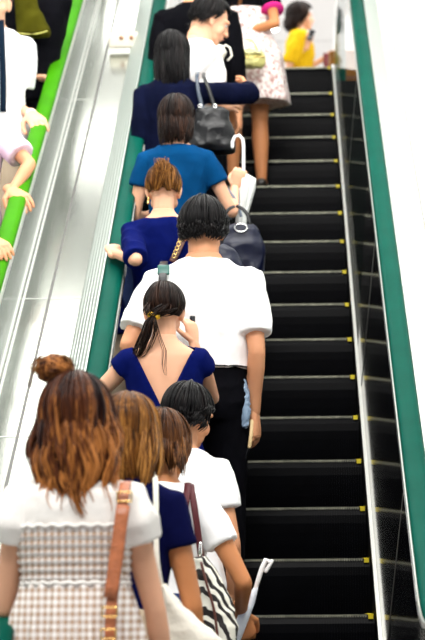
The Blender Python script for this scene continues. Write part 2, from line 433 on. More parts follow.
open_sweep('deck_bead', [(-1.245,.603),(-1.236,.603)], M['light_seam'], near)
open_sweep('deck_bead', [(-1.266,.603),(-1.256,.603)], M['light_seam'], near)
open_sweep('outer_panel', [(-1.268,.60),(-1.266,.95),(-1.262,.95),(-1.262,.60)][:2], M['darkp'], near, th=.004)
b=MB(); sweep(b, rect(-1.275,-1.266,.56,.95), yrange(ya,yb)); b.build('outer_panel', M['darkp'], near, smooth=False)
# cross seams of the steel deck
for yy,par,xa,xb in ((10.9,near,-1.262,-1.127),(10.9,ours,-1.112,-.96),(13.6,near,-1.262,-1.127),(9.6,ours,-1.112,-.96),(9.6,near,-1.262,-1.127)):
    b=MB(); z=base(yy)+.5965; b.box(((xa+xb)/2,yy,z),(xb-xa,.006,.002),Matrix.Rotation(math.radians(30),3,'X')); b.build('deck_joint', M['light_seam'], par, smooth=False)
# supporting solid below both escalators
# small beige switch plate at the top of the deck
t=thing('switch_plate','small beige switch plate with two brown buttons at the top of the steel deck','switch plate',(-1.0,14.45,base(14.45)+.60))
b=MB(); b.box((0,0,.075),(.20,.04,.10)); b.build('plate', M['beige'] if False else mat('beige_plate',(.72,.66,.55),.5), t, bevel=.004)
for dx in (-.02,.045):
    b=MB(); b.tube([(dx,-.018,.085),(dx,-.03,.085)],[.014,.014]); b.build('button', mat('brown_button',(.5,.25,.15),.5), t)

# ------------------------------------------------------------------ room shell
def slab(name,c,d,m):
    b=MB(); b.box(c,d); return structure(b.build(name,m,None,smooth=False))
slab('floor',(-.6,YB-3.2-.35,FLOOR-.055),(9,7.0,.1),M['floorm'])
slab('floor_landing',(-.2,YT+.33+8.5,LAND-.06),(9,17,.1),M['floorm'])
# comb plates
for cx,e in ((-.155,ours),(-1.907,near)):
    b=MB(); b.box((cx,7.19,FLOOR-.008),(1.0,.28,.012)); b.build('comb_plate', M['trim'], e, smooth=False)
    b=MB(); b.box((cx,YT+.46,LAND+.001),(1.0,.26,.02)); b.build('comb_plate', M['skirtm'], e, smooth=False)
slab('added_dark_backing',(-.9,YT+.31,(LAND-.012+FLOOR)/2),(4.2,.03,LAND-.012-FLOOR),M['skirtm'])  # added black sheet under the landing edge, keeps the view through the glass dark
slab('ceiling',(-.6,19.5,6.5),(10,26,.1),M['ceil'])
slab('wall_right',(1.26,12.6,2.3),(.1,14,8.4),M['wallm'])
slab('wall_left',(-4.6,15,2.7),(.1,20,7.6),M['wallm'])
slab('wall_back',(-.6,32.4,5.0),(10,.1,3.0),M['wallm'])
for i,(cx_) in enumerate((-3.9,)):
    pass
# ceiling fixtures
def downlight(x,y,lab):
    t=thing('downlight',lab,'ceiling light',(x,y,6.449),group='downlights above the landing')
    b=MB(); b.tube([(0,0,-.004),(0,0,.0)],[.085,.085],seg=24,round_=False); b.build('diffuser',M['lamp'],t)
    b=MB()
    for i in range(24):
        a=2*PI*i/24; a2=2*PI*(i+1)/24
        b.tube([(.095*math.cos(a),.095*math.sin(a),-.004),(.095*math.cos(a2),.095*math.sin(a2),-.004)],[.009,.009],seg=6)
    b.build('trim_ring',M['trim'],t)
for px,py,lab in ((271,8,'nearest round downlight in the white ceiling above the landing'),(271,29,'middle round downlight in the row above the landing'),(271,47,'farthest round downlight of the row above the landing, lowest in view')):
    d=at(px,py,1.0); s_=6.45/d.z; downlight(d.x*s_, s_, lab)
# ceiling tile joints (real strips)
b=MB()
for y in (23.5,26.3,29.5): b.box((-.6,y,6.448),(9.5,.02,.006))
for x in (-2,0.9): b.box((x,26,6.448),(.02,12,.006))
structure(b.build('trim_1',mat('ceiling_joint',(.6,.6,.6),.7),None,smooth=False))
def tube_fixture(x,y,W_,L,lab):
    t=thing('fluorescent_fixture',lab,'ceiling light',(x,y,6.45),group='fluorescent fixtures over the escalators')
    b=MB(); b.box((0,0,-.03),(W_+.06,L+.06,.05)); b.build('housing',M['whitep'],t,smooth=False)
    b=MB(); b.box((0,0,-.062),(W_,L,.014)); b.build('diffuser',M['tube'],t,smooth=False)
for i,(y,L) in enumerate(((11.6,1.5),(13.9,.9),(16.2,.26),(17.5,.26),(20.2,.4))):
    nm_=('first','second','third','fourth','last')[i]
    tube_fixture(-1.32 if i>1 else -1.65,y,.75 if i>1 else 1.7,L,nm_+' fluorescent fixture above the steel deck, counted going up the escalator')
    tube_fixture(1.0,y,.5,L,nm_+' fluorescent fixture above the right wall deck, counted going up the escalator')

# ------------------------------------------------------------------ people
def tread(k): return (K0Y+.4*k+.2, K0Z+k*.23094)
def rotm(p=0,y=0,r=0): return Euler((p,r,y),'XYZ').to_matrix()
class Rig: pass
def ik(S,T,l1,l2,pole):
    d=T-S; L=d.length
    if L>(l1+l2)*.995: T=S+d.normalized()*(l1+l2)*.995; d=T-S; L=d.length
    if L<abs(l1-l2)*1.05+.05: T=S+d.normalized()*(abs(l1-l2)+.06); d=T-S; L=d.length
    a=(l1*l1-l2*l2+L*L)/(2*L); h=math.sqrt(max(0,l1*l1-a*a)); u=d.normalized()
    p=pole-u*pole.dot(u)
    if p.length<1e-4: p=Vector((0,-1,0))
    return S+u*a+p.normalized()*h, T
def make_hand(W, d, nrm, side, s=1.0, curl=.45, spread=.12, thumb=.6, fist=False):
    """W wrist, d finger direction, nrm palm normal (towards what it holds), side=+1 thumb on +lat"""
    mb=MB(); d=d.normalized(); nrm=(nrm-d*nrm.dot(d)).normalized(); lat=d.cross(nrm)*side
    R3=Matrix((lat,d,nrm)).transposed()
    mb.tube([W-d*.03*s, W, W+d*.03*s, W+d*.065*s, W+d*.088*s],[(.026*s,.019*s),(.026*s,.018*s),(.034*s,.017*s),(.040*s,.016*s),(.039*s,.013*s)],seg=16,side=lat)
    for i,(off,L,r) in enumerate(((.030,.070,.0086),(.0105,.079,.0090),(-.0095,.073,.0087),(-.0285,.057,.0078))):
        p=W+d*.080*s+lat*off*s; dd=(d+lat*off*4*spread).normalized(); pts=[p-dd*.02*s,p]; ang=0
        for j,fr in enumerate((.42,.32,.26)):
            ang+=curl*(1.15 if j else .8)+.05*i*curl
            q=(dd*math.cos(ang)+nrm*math.sin(ang)).normalized()
            pts.append(pts[-1]+q*L*fr*s)
        mb.tube(pts,[r*1.1*s,r*1.1*s,r*s,r*.92*s,r*.78*s],seg=10)
    p=W+d*.022*s+lat*.024*s
    q1=(d*.7+lat*.75+nrm*.35).normalized(); q2=(d*.9+lat*.35*(1-thumb)+nrm*(.4+.6*thumb)).normalized(); q3=(d*.8-lat*.2*thumb+nrm*.6*thumb).normalized()
    a=p+q1*.038*s; b_=a+q2*.030*s; c=b_+q3*.024*s
    mb.tube([p-q1*.01*s,a,b_,c],[.0135*s,.0115*s,.0100*s,.0082*s],seg=10)
    return mb
def person(label, loc, H, female=True, rz=0, skin='skin', head=(0,0,0), lean=0.0, L=None, R=None, group='people on the up escalator', width=1.0, feet=.09, hoff=(0,0)):
    """L / R: dict(w=world wrist target, pole=local vector, d=hand direction, n=palm normal, curl) """
    g=Rig(); t=thing('person',label,'person',loc,rz,group); g.t=t; g.H=H; g.female=female; g.skin=M[skin]
    loc=Vector(loc); Rz=Matrix.Rotation(-rz,3,'Z'); g.loc=loc; g.Rz=Rz
    toL=lambda p: Rz@(Vector(p)-loc); g.toL=toL
    g.toLd=lambda v: Rz@Vector(v)
    sw=(.091 if female else .103)*H*width; g.sw=sw
    ly=lambda z: lean*max(0,z-.5*H)
    g.ly=ly
    k=H*width
    if female:
        tor=[(.46,0,-.006,.078,.055),(.50,0,-.008,.101,.070),(.53,0,-.008,.103,.072),(.57,0,-.004,.092,.062),(.62,0,0,.076,.052),(.66,0,.002,.078,.054),(.71,0,.006,.086,.062),(.75,0,.004,.092,.062),(.785,0,-.002,.093,.055),(.81,0,-.006,.090,.047),(.826,0,-.006,.076,.040),(.839,0,-.004,.054,.036),(.852,0,-.002,.037,.034),(.865,0,0,.031,.033)]
    else:
        tor=[(.46,0,-.006,.078,.058),(.50,0,-.006,.098,.070),(.54,0,-.004,.096,.068),(.59,0,0,.090,.062),(.64,0,0,.092,.062),(.70,0,.004,.102,.068),(.75,0,.002,.106,.070),(.785,0,-.004,.106,.064),(.81,0,-.006,.102,.055),(.828,0,-.006,.084,.046),(.842,0,-.004,.060,.041),(.855,0,-.002,.043,.039),(.868,0,0,.037,.038)]
    g.tor=[(z*H,cx*k,cy*H+ly(z*H),rx*k,ry*H) for z,cx,cy,rx,ry in tor]
    g.shz=.808*H
    mb=MB(); mb.loft(g.tor)
    # neck
    hb=Vector((hoff[0],ly(.87*H)+.012*H+hoff[1],.868*H)); g.hb=hb
    nr=(.031 if female else .038)*H
    mb.tube([Vector((0,ly(.82*H)-.004*H,.81*H)),Vector((0,ly(.85*H),.845*H)),hb,hb+Vector((0,.004,.04*H))],[nr*1.25,nr*1.05,nr*.98,nr],seg=18)
    # head (local frame about the skull base)
    hs=(H*.62+1.62*.38)/1.62*(1.0 if female else 1.03); g.hs=hs
    HR=rotm(*head); g.HR=HR; hc=hb+Vector((0,.006,0))
    def hp(x,y,z): return hc+HR@Vector((x*hs,y*hs,z*hs))
    g.hp=hp
    mb2=MB()
    def e(c,r,rot=None): mb2.ell(hp(*c),tuple(q*hs for q in r),HR@rot if rot else HR)
    e((0,-.012,.118),(.073,.090,.088)); e((0,.020,.085),(.064,.070,.085)); e((0,.040,.035),(.047,.050,.045)); e((0,.066,.008),(.024,.022,.020))
    for sx in (-1,1):
        e((sx*.040,.050,.060),(.024,.026,.028)); e((sx*.030,.072,.117),(.030,.018,.012))
        e((sx*.074,-.006,.088),(.010,.020,.033),rotm(0,sx*.45,sx*.1)); e((sx*.071,.0,.068),(.008,.012,.014))
        e((sx*.011,.092,.063),(.010,.010,.008))
    mb2.tube([hp(0,.084,.112),hp(0,.093,.088),hp(0,.103,.068)],[.009*hs,.010*hs,.0125*hs],seg=10)
    e((0,.088,.042),(.024,.010,.007)); e((0,.086,.033),(.021,.010,.008))
    mb2.tube([hp(0,-.02,-.02),hp(0,-.02,.06)],[nr*.98,nr*.98],seg=14)
    headm=fuse_mesh(mb2,.0046,2)
    # legs
    g.knee=[];g.ank=[]
    for sx in (-1,1):
        hip=Vector((sx*.052*H,-.004*H,.50*H)); kn=Vector((sx*(.045*H+feet*.1),.012*H,.275*H)); an=Vector((sx*feet,-.01*H,.045*H))
        mb.tube([hip,hip.lerp(kn,.5),kn,kn.lerp(an,.3),an],[.050*H,.044*H,.031*H,.033*H,.020*H],seg=18)
        mb.tube([an,an+Vector((0,.05*H,-.026*H)),an+Vector((sx*.01,.105*H,-.034*H))],[(.020*H,.022*H),(.024*H,.016*H),(.022*H,.010*H)],seg=12,side=(1,0,0))
        g.knee.append(kn); g.ank.append(an)
    g.arm={}
    hands=[]
    l1,l2=.178*H,.150*H
    for nm,sx,sp in (('L',-1,L),('R',1,R)):
        S=Vector((sx*sw,ly(g.shz)-.006*H,g.shz-.012*H))
        if sp is None: sp={}
        T=toL(sp['w']) if 'w' in sp else S+Vector((sx*.05,.03,-.325*H))
        pole=Vector(sp.get('pole',(sx*.3,-1,-.2)))
        El,T=ik(S,T,l1,l2,pole)
        g.arm[nm]=(S,El,T)
        ra=.0235*H if female else .027*H
        mb.ell(S+Vector((-sx*.006,0,-.006)),(ra*1.25,ra*1.2,ra*1.35))
        mb.tube([S,S.lerp(El,.45),El],[ra*1.12,ra*.98,ra*.76],seg=16)
        mb.tube([El,El.lerp(T,.28),El.lerp(T,.7),T],[ra*.78,ra*.80,ra*.62,(ra*.58)],seg=16)
        fd=(T-El).normalized(); d=g.toLd(sp['d']) if 'd' in sp else fd
        d=Vector(d).normalized(); n=g.toLd(sp['n']) if 'n' in sp else Vector((-sx,0.15,0))
        side=sp.get('ts', 1)
        hm=make_hand(T,d,Vector(n),side,sp.get('s',1)*(H/1.62)*(.97 if female else 1.06),sp.get('curl',.35),thumb=sp.get('thumb',.5))
        hands.append(fuse_mesh(hm,.0034,1))
        g.arm[nm+'d']=(d,Vector(n).normalized())
    g.body=mb.fuse('body',g.skin,t,vox=.0065,sm=3,extra=hands+[headm])
    for sx in (-1,1):
        b=MB(); b.ell(hp(sx*.030,.0745,.100),(.011*hs,.008*hs,.0075*hs),HR); b.build('eye',M['eye'],t)
        b=MB(); b.ell(hp(sx*.030,.0815,.100),(.0052*hs,.002*hs,.0052*hs),HR); b.build('iris',M['iris'],t)
        b=MB(); b.tube([hp(sx*.016,.091,.116),hp(sx*.030,.090,.120),hp(sx*.044,.080,.116)],[.003*hs,.0035*hs,.002*hs],seg=6); b.build('eyebrow',M['hair_dbrown'],t)
    b=MB(); b.tube([hp(-.020,.093,.0375),hp(0,.0985,.039),hp(.020,.093,.0375)],[.002*hs,.0045*hs,.002*hs],seg=8); b.build('lips',M['lips'],t)
    return g
def sec_at(g,z):
    s=g.tor
    for a,b in zip(s,s[1:]):
        if a[0]<=z<=b[0]:
            t=(z-a[0])/(b[0]-a[0]); return tuple(a[i]*(1-t)+b[i]*t for i in range(5))
    return s[0] if z<s[0][0] else s[-1]
def top_garment(g, name, m, hem=.50, neck=.848, ease=.012, sleeve=.55, sr=1.35, flare=0.0, puff=0.0, wr=.004, extra_secs=None, vee=0, parent=None, sleeves=('L','R'), hem_r=None):
    H=g.H; mb=MB(); zs=[hem*H]+[s[0] for s in g.tor if hem*H+.01<s[0]<neck*H-.005]+[neck*H]
    secs=[]
    for z in zs:
        s=sec_at(g,z); e=ease+flare*max(0,(.62*H-z))
        top=max(0,(z-.80*H)/(.06*H)); e*= (1-.35*min(1,top))
        rx=s[3]+e; 
        secs.append((z,s[1],s[2],rx,s[4]+e))
    mb.loft(secs)
    for nm in sleeves:
        S,El,T=g.arm[nm]; sx=-1 if nm=='L' else 1
        ra=(.0245 if g.female else .028)*H
        if sleeve<=0:
            continue
        end=S.lerp(El,sleeve) if sleeve<=1 else El.lerp(T,sleeve-1)
        if sleeve<=1:
            inn=Vector((sx*g.sw*.55,S.y,S.z+.018*H))
            pts=[inn,S+Vector((0,0,.004)),S.lerp(El,sleeve*.5),end]; rr=[ra*1.05,ra*(1.32+puff*.6),ra*(sr+puff),ra*(sr-puff*.1)]
        else:
            inn=Vector((sx*g.sw*.55,S.y,S.z+.018*H))
            pts=[inn,S+Vector((0,0,.004)),S.lerp(El,.5),El,end]; rr=[ra*1.05,ra*1.35,ra*sr,ra*sr*.9,ra*sr*.8]
        mb.tube(pts,rr,seg=20,round_=False)
        mb.ell(S+Vector((-sx*.008,0,-.002)),(ra*(1.36+puff*.7),ra*(1.32+puff*.5),ra*(1.35+puff*.4)))
    return mb.fuse(name,m,parent or g.t,vox=.0075,sm=2,wr=wr,wrs=9,wst=(1.4,1.4,.8))
def skirt(g, name, m, top=.62, bot=.30, r1=1.25, ease=.014, wr=.004, folds=14, amp=.008):
    H=g.H; secs=[]
    N=8
    for i in range(N+1):
        t=i/N; z=(bot+(top-bot)*t)*H; s=sec_at(g,max(z,.50*H)); f=1+(r1-1)*(1-t)
        secs.append((z,0,s[2],(s[3]+ease)*f,(s[4]+ease)*f))
    def fn(p,n):
        t=max(0,min(1,(top*H-p.z)/((top-bot)*H))); a=math.atan2(p.y,p.x)
        r=1+amp*12*t*math.sin(a*folds)*.12
        return Vector((p.x*r,p.y*r,p.z))
    mb=MB(); mb.loft(secs,seg=48); return mb.fuse(name,m,g.t,vox=.009,sm=1,wr=wr,fn=fn)
def trousers(g,m,top=.60,wide=1.3,ease=.010):
    H=g.H; mb=MB(); s=[q for q in g.tor if q[0]<=top*H]; mb.loft([(z,cx,cy,rx+ease,ry+ease) for z,cx,cy,rx,ry in s]+[(top*H,)+tuple((q+ (ease if i>1 else 0)) for i,q in enumerate(sec_at(g,top*H)[1:]))])
    for sx,kn,an in ((-1,g.knee[0],g.ank[0]),(1,g.knee[1],g.ank[1])):
        hip=Vector((sx*.052*H,-.004*H,.50*H)); mb.tube([hip,hip.lerp(kn,.5),kn,kn.lerp(an,.5),an+Vector((0,0,-.01*H))],[.050*H+ease,.047*H+ease,.036*H*wide,.033*H*wide,.029*H*wide],seg=18,round_=False)
    return mb.fuse('trousers',m,g.t,vox=.0085,sm=2,wr=.003)
def shoes(g,m,heel=0):
    for sx,an in ((-1,g.ank[0]),(1,g.ank[1])):
        H=g.H; mb=MB(); mb.tube([an+Vector((0,-.022*H,-.022*H)),an+Vector((0,.04*H,-.027*H)),an+Vector((sx*.01,.112*H,-.032*H))],[(.024*H,.024*H),(.027*H,.019*H),(.025*H,.013*H)],seg=14,side=(1,0,0))
        mb.box((an.x,an.y+.04*H,.006),(.045*H,.15*H,.012))
        mb.fuse('shoe',m,g.t,vox=.006,sm=1)
def clamp(x,a,b): return max(a,min(b,x))
def strands_mesh(name, m, parent, paths, radii, tones, centers, cap=None, seg=5, tip=0):
    P=np.array(paths,dtype=float); R=np.array(radii,dtype=float); Cn=np.array(centers,dtype=float)
    n,K,_=P.shape
    T=np.empty_like(P); T[:,1:-1]=P[:,2:]-P[:,:-2]; T[:,0]=P[:,1]-P[:,0]; T[:,-1]=P[:,-1]-P[:,-2]
    T/= np.linalg.norm(T,axis=2,keepdims=True)+1e-9
    O=P-Cn; A=np.cross(T,O); A/=np.linalg.norm(A,axis=2,keepdims=True)+1e-9; B_=np.cross(T,A)
    ph=np.arange(seg)*2*PI/seg
    V=P[:,:,None,:]+A[:,:,None,:]*(R[:,:,0,None]*np.cos(ph))[...,None]+B_[:,:,None,:]*(R[:,:,1,None]*np.sin(ph))[...,None]
    V=V.reshape(-1,3)
    k=np.arange(n)[:,None,None]*K*seg; i_=np.arange(K-1)[None,:,None]*seg; q=np.arange(seg)[None,None,:]; q2=(q+1)%seg
    F_=np.stack([k+i_+q,k+i_+q2,k+i_+seg+q2,k+i_+seg+q],axis=-1).reshape(-1,4)
    tv=np.array(tones)[:,None]+tip*(np.linspace(0,1,K)[None,:]-.45); tone=np.repeat(np.clip(tv,.02,.98).ravel(),seg)
    vs=V; nv=len(V); fl=F_.tolist(); tn=tone.tolist()
    if cap is not None:
        vs=np.vstack([V,np.array([tuple(v) for v in cap.v])]); fl+= [[a+nv for a in f] for f in cap.f]; tn+=cap.t
    me=D.meshes.new(name); me.from_pydata(vs.tolist(),[],fl)
    at_=me.attributes.new('tone','FLOAT','POINT'); at_.data.foreach_set('value',np.array(tn,dtype=np.float32))
    me.polygons.foreach_set('use_smooth',np.ones(len(me.polygons),dtype=bool)); me.materials.append(m); me.update()
    o=D.objects.new(name,me); C.objects.link(o)
    if parent is not None: o.parent=parent
    return o
def hair(g, m, style='long', length=.25, n=60, per=9, wave=.012, freq=20, rad=.0034, thick=.014, spreadx=1.0, crown=(0,-.02), front=True, name='hair', flip=0, seed=1, width=.012, tone0=.42, tipgain=.12):
    """clumps of strands swept over the scalp from a crown point; length = how far they hang under the ear line"""
    rnd=random.Random(seed); cen=(0,-.012,.118)
    rx,ry,rz=.073+thick*.62,.090+thick*.62,.088+thick*.7
    cap=MB(); nu,nv=32,16; vs=[];fs=[]
    for j in range(nv+1):
        th=PI*.5*j/nv*1.45
        for i in range(nu):
            ph=2*PI*i/nu; lim=PI*.5*(.60+(1.36-.60)*clamp((.45-math.sin(ph))/.8,0,1)); t_=min(th,lim)
            vs.append(g.hp(cen[0]+rx*math.sin(t_)*math.cos(ph),cen[1]+ry*math.sin(t_)*math.sin(ph),cen[2]+rz*math.cos(t_)))
    for j in range(nv):
        for i in range(nu): fs.append((j*nu+i,j*nu+(i+1)%nu,(j+1)*nu+(i+1)%nu,(j+1)*nu+i))
    cap.add(vs,fs,.2)
    KP=24; paths=[];rad_=[];tones=[];cens=[]
    cw=g.hp(*cen)
    hsx=g.hs
    for q in range(n):
        ph0=2*PI*(q+rnd.uniform(-.4,.4))/n*1.0 if q%3 else rnd.uniform(0,2*PI)
        sn=math.sin(ph0); isfront=sn>.5
        if isfront and not front: continue
        ctone=clamp(rnd.gauss(tone0,.13),.05,.95)
        if isfront: thm=PI*.5*rnd.uniform(.50,.68); hang=0
        elif sn>-.05: thm=PI*.5*rnd.uniform(.80,.98); hang=length*rnd.uniform(.8,1.0)
        else: thm=PI*.5*rnd.uniform(1.05,1.32); hang=length*rnd.uniform(.82,1.06)
        if style=='short': hang=0
        clay=rnd.uniform(.45,1.05); cjit=rnd.uniform(-.10,.10); wph=rnd.uniform(0,6.28); th0=rnd.uniform(0,.55)
        fq=freq*rnd.uniform(.8,1.2)
        for r_ in range(per+1):
            core=(r_==per)
            dph=0 if core else rnd.gauss(0,1)*width/.09; lay=clay-.35 if core else clay+rnd.gauss(0,.13)
            hg=hang*(1 if core else rnd.uniform(.88,1.05)); tm=thm*(1 if core else rnd.uniform(.94,1.05))
            R1=(.073+thick*lay,.090+thick*lay,.088+thick*lay); pts=[]
            arc=tm*.1; K1=KP if hg<=0 else max(8,int(KP*arc/(arc+hg)))
            for i in range(K1):
                t=i/(K1-1); th=th0+(tm-th0)*t; p=ph0+dph*(.55+.45*t)+cjit*t*1.5
                pts.append(g.hp(cen[0]+R1[0]*math.sin(th)*math.cos(p)+crown[0]*(1-t),cen[1]+R1[1]*math.sin(th)*math.sin(p)+crown[1]*(1-t)*.5,cen[2]+R1[2]*math.cos(th)))
            if hg>0:
                last=pts[-1].copy(); K2=KP-K1; out=Vector((math.cos(ph0),math.sin(ph0),0))
                prev=(pts[-1]-pts[-2])
                for i in range(1,K2+1):
                    t=i/K2
                    w_=Vector((math.sin(wph+t*hg*fq)-math.sin(wph),0,0))*wave*(.3+.7*t)+out*((math.cos(wph+t*hg*fq)-math.cos(wph))*wave*.6*(.3+.7*t))
                    o=out*(flip*t*t*.05+thick*.45*math.sin(t*2.6))+w_
                    cx=(last.x-cw.x)
                    pts.append(Vector((last.x+cx*(spreadx-1)*math.sin(t*PI*.6)-cx*.18*t*t, last.y-(.05*t if sn>-.4 else 0)-(.008*math.sin(t*PI) if sn<0 else 0), last.z-hg*t))+o)
            N=len(pts); rr=[]
            for i in range(N):
                t=i/(N-1); k=(.8+.35*math.sin(min(1,t*1.3)*PI*.8))*(1 if t<.72 else max(.12,1-(t-.72)*3.1)); r=rad*k*(3.6 if core else 1)
                rr.append((r*1.5,r*(.55 if core else .8)))
            paths.append([tuple(p) for p in pts]); rad_.append(rr); tones.append(.18 if core else clamp(ctone+rnd.gauss(0,.10)+ (tipgain if False else 0),.02,.98))
            cens.append([(cw.x,cw.y,min(cw.z,p.z)) for p in pts])
    return strands_mesh(name,m,g.t,paths,rad_,tones,cens,cap,tip=tipgain)
def blob_locks(g, c, r, m, name, n=40, rad=.006, seed=3, tone=.5, twist=1.0):
    """a knot of hair: wound locks around an ellipsoid"""
    rnd=random.Random(seed); mb=MB(); c=Vector(c); mb.ell(c,tuple(q*.86 for q in r))
    for i in range(n):
        ax=Vector((rnd.gauss(0,1),rnd.gauss(0,1),rnd.gauss(0,1))).normalized(); u=ax.orthogonal().normalized(); v=ax.cross(u)
        a0=rnd.uniform(0,6.28); pts=[]
        for k in range(10):
            a=a0+k*.28*twist; p=u*math.cos(a)+v*math.sin(a); s=rnd.uniform(.92,1.0)+.1*(k/9 if rnd.random()<.15 else 0); pts.append(c+Vector((p.x*r[0]*s,p.y*r[1]*s,p.z*r[2]*s)))
        mb.tube(pts,[(rad*(.4+.6*math.sin(k/9*PI)),rad*.6*(.4+.6*math.sin(k/9*PI))) for k in range(10)],seg=6,tone=clamp(rnd.gauss(tone,.2),0,1))
    return mb.build(name,m,g.t)
def locks(g, paths, m, name, per=12, rad=.005, spread=.015, seed=4, tone=.5):
    rnd=random.Random(seed); mb=MB()
    for P in paths:
        P=[Vector(p) for p in P]
        for i in range(per):
            off=Vector((rnd.gauss(0,1),rnd.gauss(0,1),rnd.gauss(0,.4)))*spread; ph=rnd.uniform(0,6.28); pts=[]
            # resample
            for j in range(len(P)-1):
                for k in range(4):
                    t=k/4; a=P[j].lerp(P[j+1],t); f=(j+t)/(len(P)-1); pts.append(a+off*(.35+.9*math.sin(f*PI*.75)) + Vector((math.sin(ph+f*5),0,0))*.004*f)
            pts.append(P[-1]+off*.5)
            N=len(pts); mb.tube(pts,[(rad*(1-.75*(k/(N-1))**2),rad*.6*(1-.75*(k/(N-1))**2)) for k in range(N)],seg=6,tone=clamp(rnd.gauss(tone,.18),0,1))
    return mb.build(name,m,g.t)
def strap(name, pts, wid, th, m, parent=None, side=(1,0,0)):
    mb=MB(); P=[Vector(p) for p in pts]; Q=[]
    for j in range(len(P)-1):
        a=P[max(j-1,0)];b=P[j];c=P[j+1];d=P[min(j+2,len(P)-1)]
        for k in range(6):
            t=k/6; Q.append(.5*((2*b)+(c-a)*t+(2*a-5*b+4*c-d)*t*t+(3*b-a-3*c+d)*t**3))
    Q.append(P[-1]); mb.tube(Q,[(wid/2,th/2)]*len(Q),seg=10,side=side,round_=False); return mb.build(name,m,parent)

UP=Vector((0,0,1))

# ---- A: foreground woman, gingham dress
YA=6.2
A=person('woman in the left foreground with a loose topknot, gingham sundress and tan leather shoulder strap', (at(75,400,YA).x,YA,FLOOR), 1.64, True, 0, 'skin_pale', head=(-.05,0,0), width=.95,
  L=dict(w=at(44,585,YA+.26),pole=(-.35,-.3,-1)), R=dict(w=at(168,694,YA+.12),pole=(.5,-.8,0)), feet=.1, group='people queueing at the foot of the escalator')
top_garment(A,'blouse',M['blouse'],hem=.60,neck=.845,ease=.010,sleeve=.38,sr=1.6,puff=.22,wr=.006)
def build_dress(g):
    H=g.H; mb=MB(); secs=[]
    for z in (.665,.69,.71,.73,.75,.757):
        s=sec_at(g,z*H); secs.append((z*H,0,s[2],s[3]+.021,s[4]+.021))
    for i in range(9):
        t=i/8; z=.30+(.665-.30)*t; s=sec_at(g,max(z,.62)*H); f=1+.95*(1-t)**.8
        secs.insert(i,(z*H,0,s[2],(s[3]+.022)*f,(s[4]+.022)*f)) if z<.664 else None
    secs.sort(key=lambda q:q[0]); mb.loft(secs,seg=64,pw=2.1)
    def fn(p,n):
        if p.z>.665*H:
            return p+n*(.0035*math.sin(p.z*2*PI/.022))+n*.0015*math.sin(math.atan2(p.y,p.x)*60)
        t=clamp((.665*H-p.z)/.25,0,1); a=math.atan2(p.y,p.x); w_=noise.noise(Vector((a*2,0,p.z*2)))
        return p+n*(.012*(.25+t)*math.sin(a*19+w_*3)+.006*t*math.sin(a*41))
    return mb.fuse('dress',M['gingham'],g.t,vox=.0065,sm=1,fn=fn)
build_dress(A)
mb=MB(); 
for zz,am in ((.757,.003),(.6655,.002)):
    s=sec_at(A,zz*A.H); P=[]
    for i in range(121):
        a=2*PI*i/120; P.append(Vector(((s[3]+.024)*math.cos(a),s[2]+(s[4]+.024)*math.sin(a)*1.0,zz*A.H+am*math.sin(a*26))))
    mb.tube(P,[(.0025,.006)]*121,seg=6,round_=False)
mb.build('ruffle',M['blouse'],A.t)
hair(A,M['hair_aub'],'long',length=.225,n=84,per=12,wave=.014,freq=38,thick=.026,spreadx=1.04,seed=11,tone0=.46,tipgain=.65)
bun=A.hp(-.055,-.02,.242); blob_locks(A,bun,(.052,.046,.040),M['hair_aub'],'topknot',n=150,rad=.0042,seed=5,tone=.62)
locks(A,[[bun+Vector((0,0,.01)),bun+Vector((-.03,-.02,.03)),bun+Vector((-.055,-.03,-.005)),bun+Vector((-.06,-.02,-.05))],[bun,bun+Vector((.02,-.03,.03)),bun+Vector((.045,-.03,.012))]],M['hair_gold'],'loose_lock',per=16,rad=.0022,spread=.009)
shoes(A,M['shoe'])
# tan leather strap and bag
bagA=thing('shoulder_bag','tan leather shoulder bag with buckled strap hanging on the gingham woman','bag',tuple(at(112,690,YA-.16)),group=None)
lb=Vector(bagA.location)
sp=[at(127,486,YA+.06)-lb,at(127,482,YA-.0)-lb,at(124,490,YA-.105)-lb,at(119,545,YA-.135)-lb,at(112,600,YA-.155)-lb,at(110,640,YA-.17)-lb,Vector((0,0,.02))]
strap('strap',sp,.030,.006,M['leather'],bagA)
for (px,py,Yo) in ((124.5,497,-.118),(110,612,-.168),(108.5,634,-.175)):
    b=MB(); c=at(px,py,YA+Yo)-lb
    for dz in (-.012,.012): b.tube([c+Vector((-.019,-.006,dz)),c+Vector((.019,-.006,dz))],[.0022,.0022],seg=6)
    for dx in (-.019,.019): b.tube([c+Vector((dx,-.006,-.012)),c+Vector((dx,-.006,.012))],[.0022,.0022],seg=6)
    b.build('buckle',M['gold'],bagA)
c=at(123.5,505,YA-.125)-lb; c2=at(112,598,YA-.158)-lb
strap('strap_tab',[c+Vector((0,-.004,0)),c2+Vector((-.004,-.004,0))],.036,.006,M['leather'],bagA)
b=MB(); b.loft([(-.22,0,0,.15,.05),(-.2,0,0,.16,.06),(-.1,0,0,.15,.055),(-.01,0,0,.13,.035),(0,0,0,.125,.02)]); b.fuse('bag_body',M['leather'],bagA,vox=.009,wr=.003)

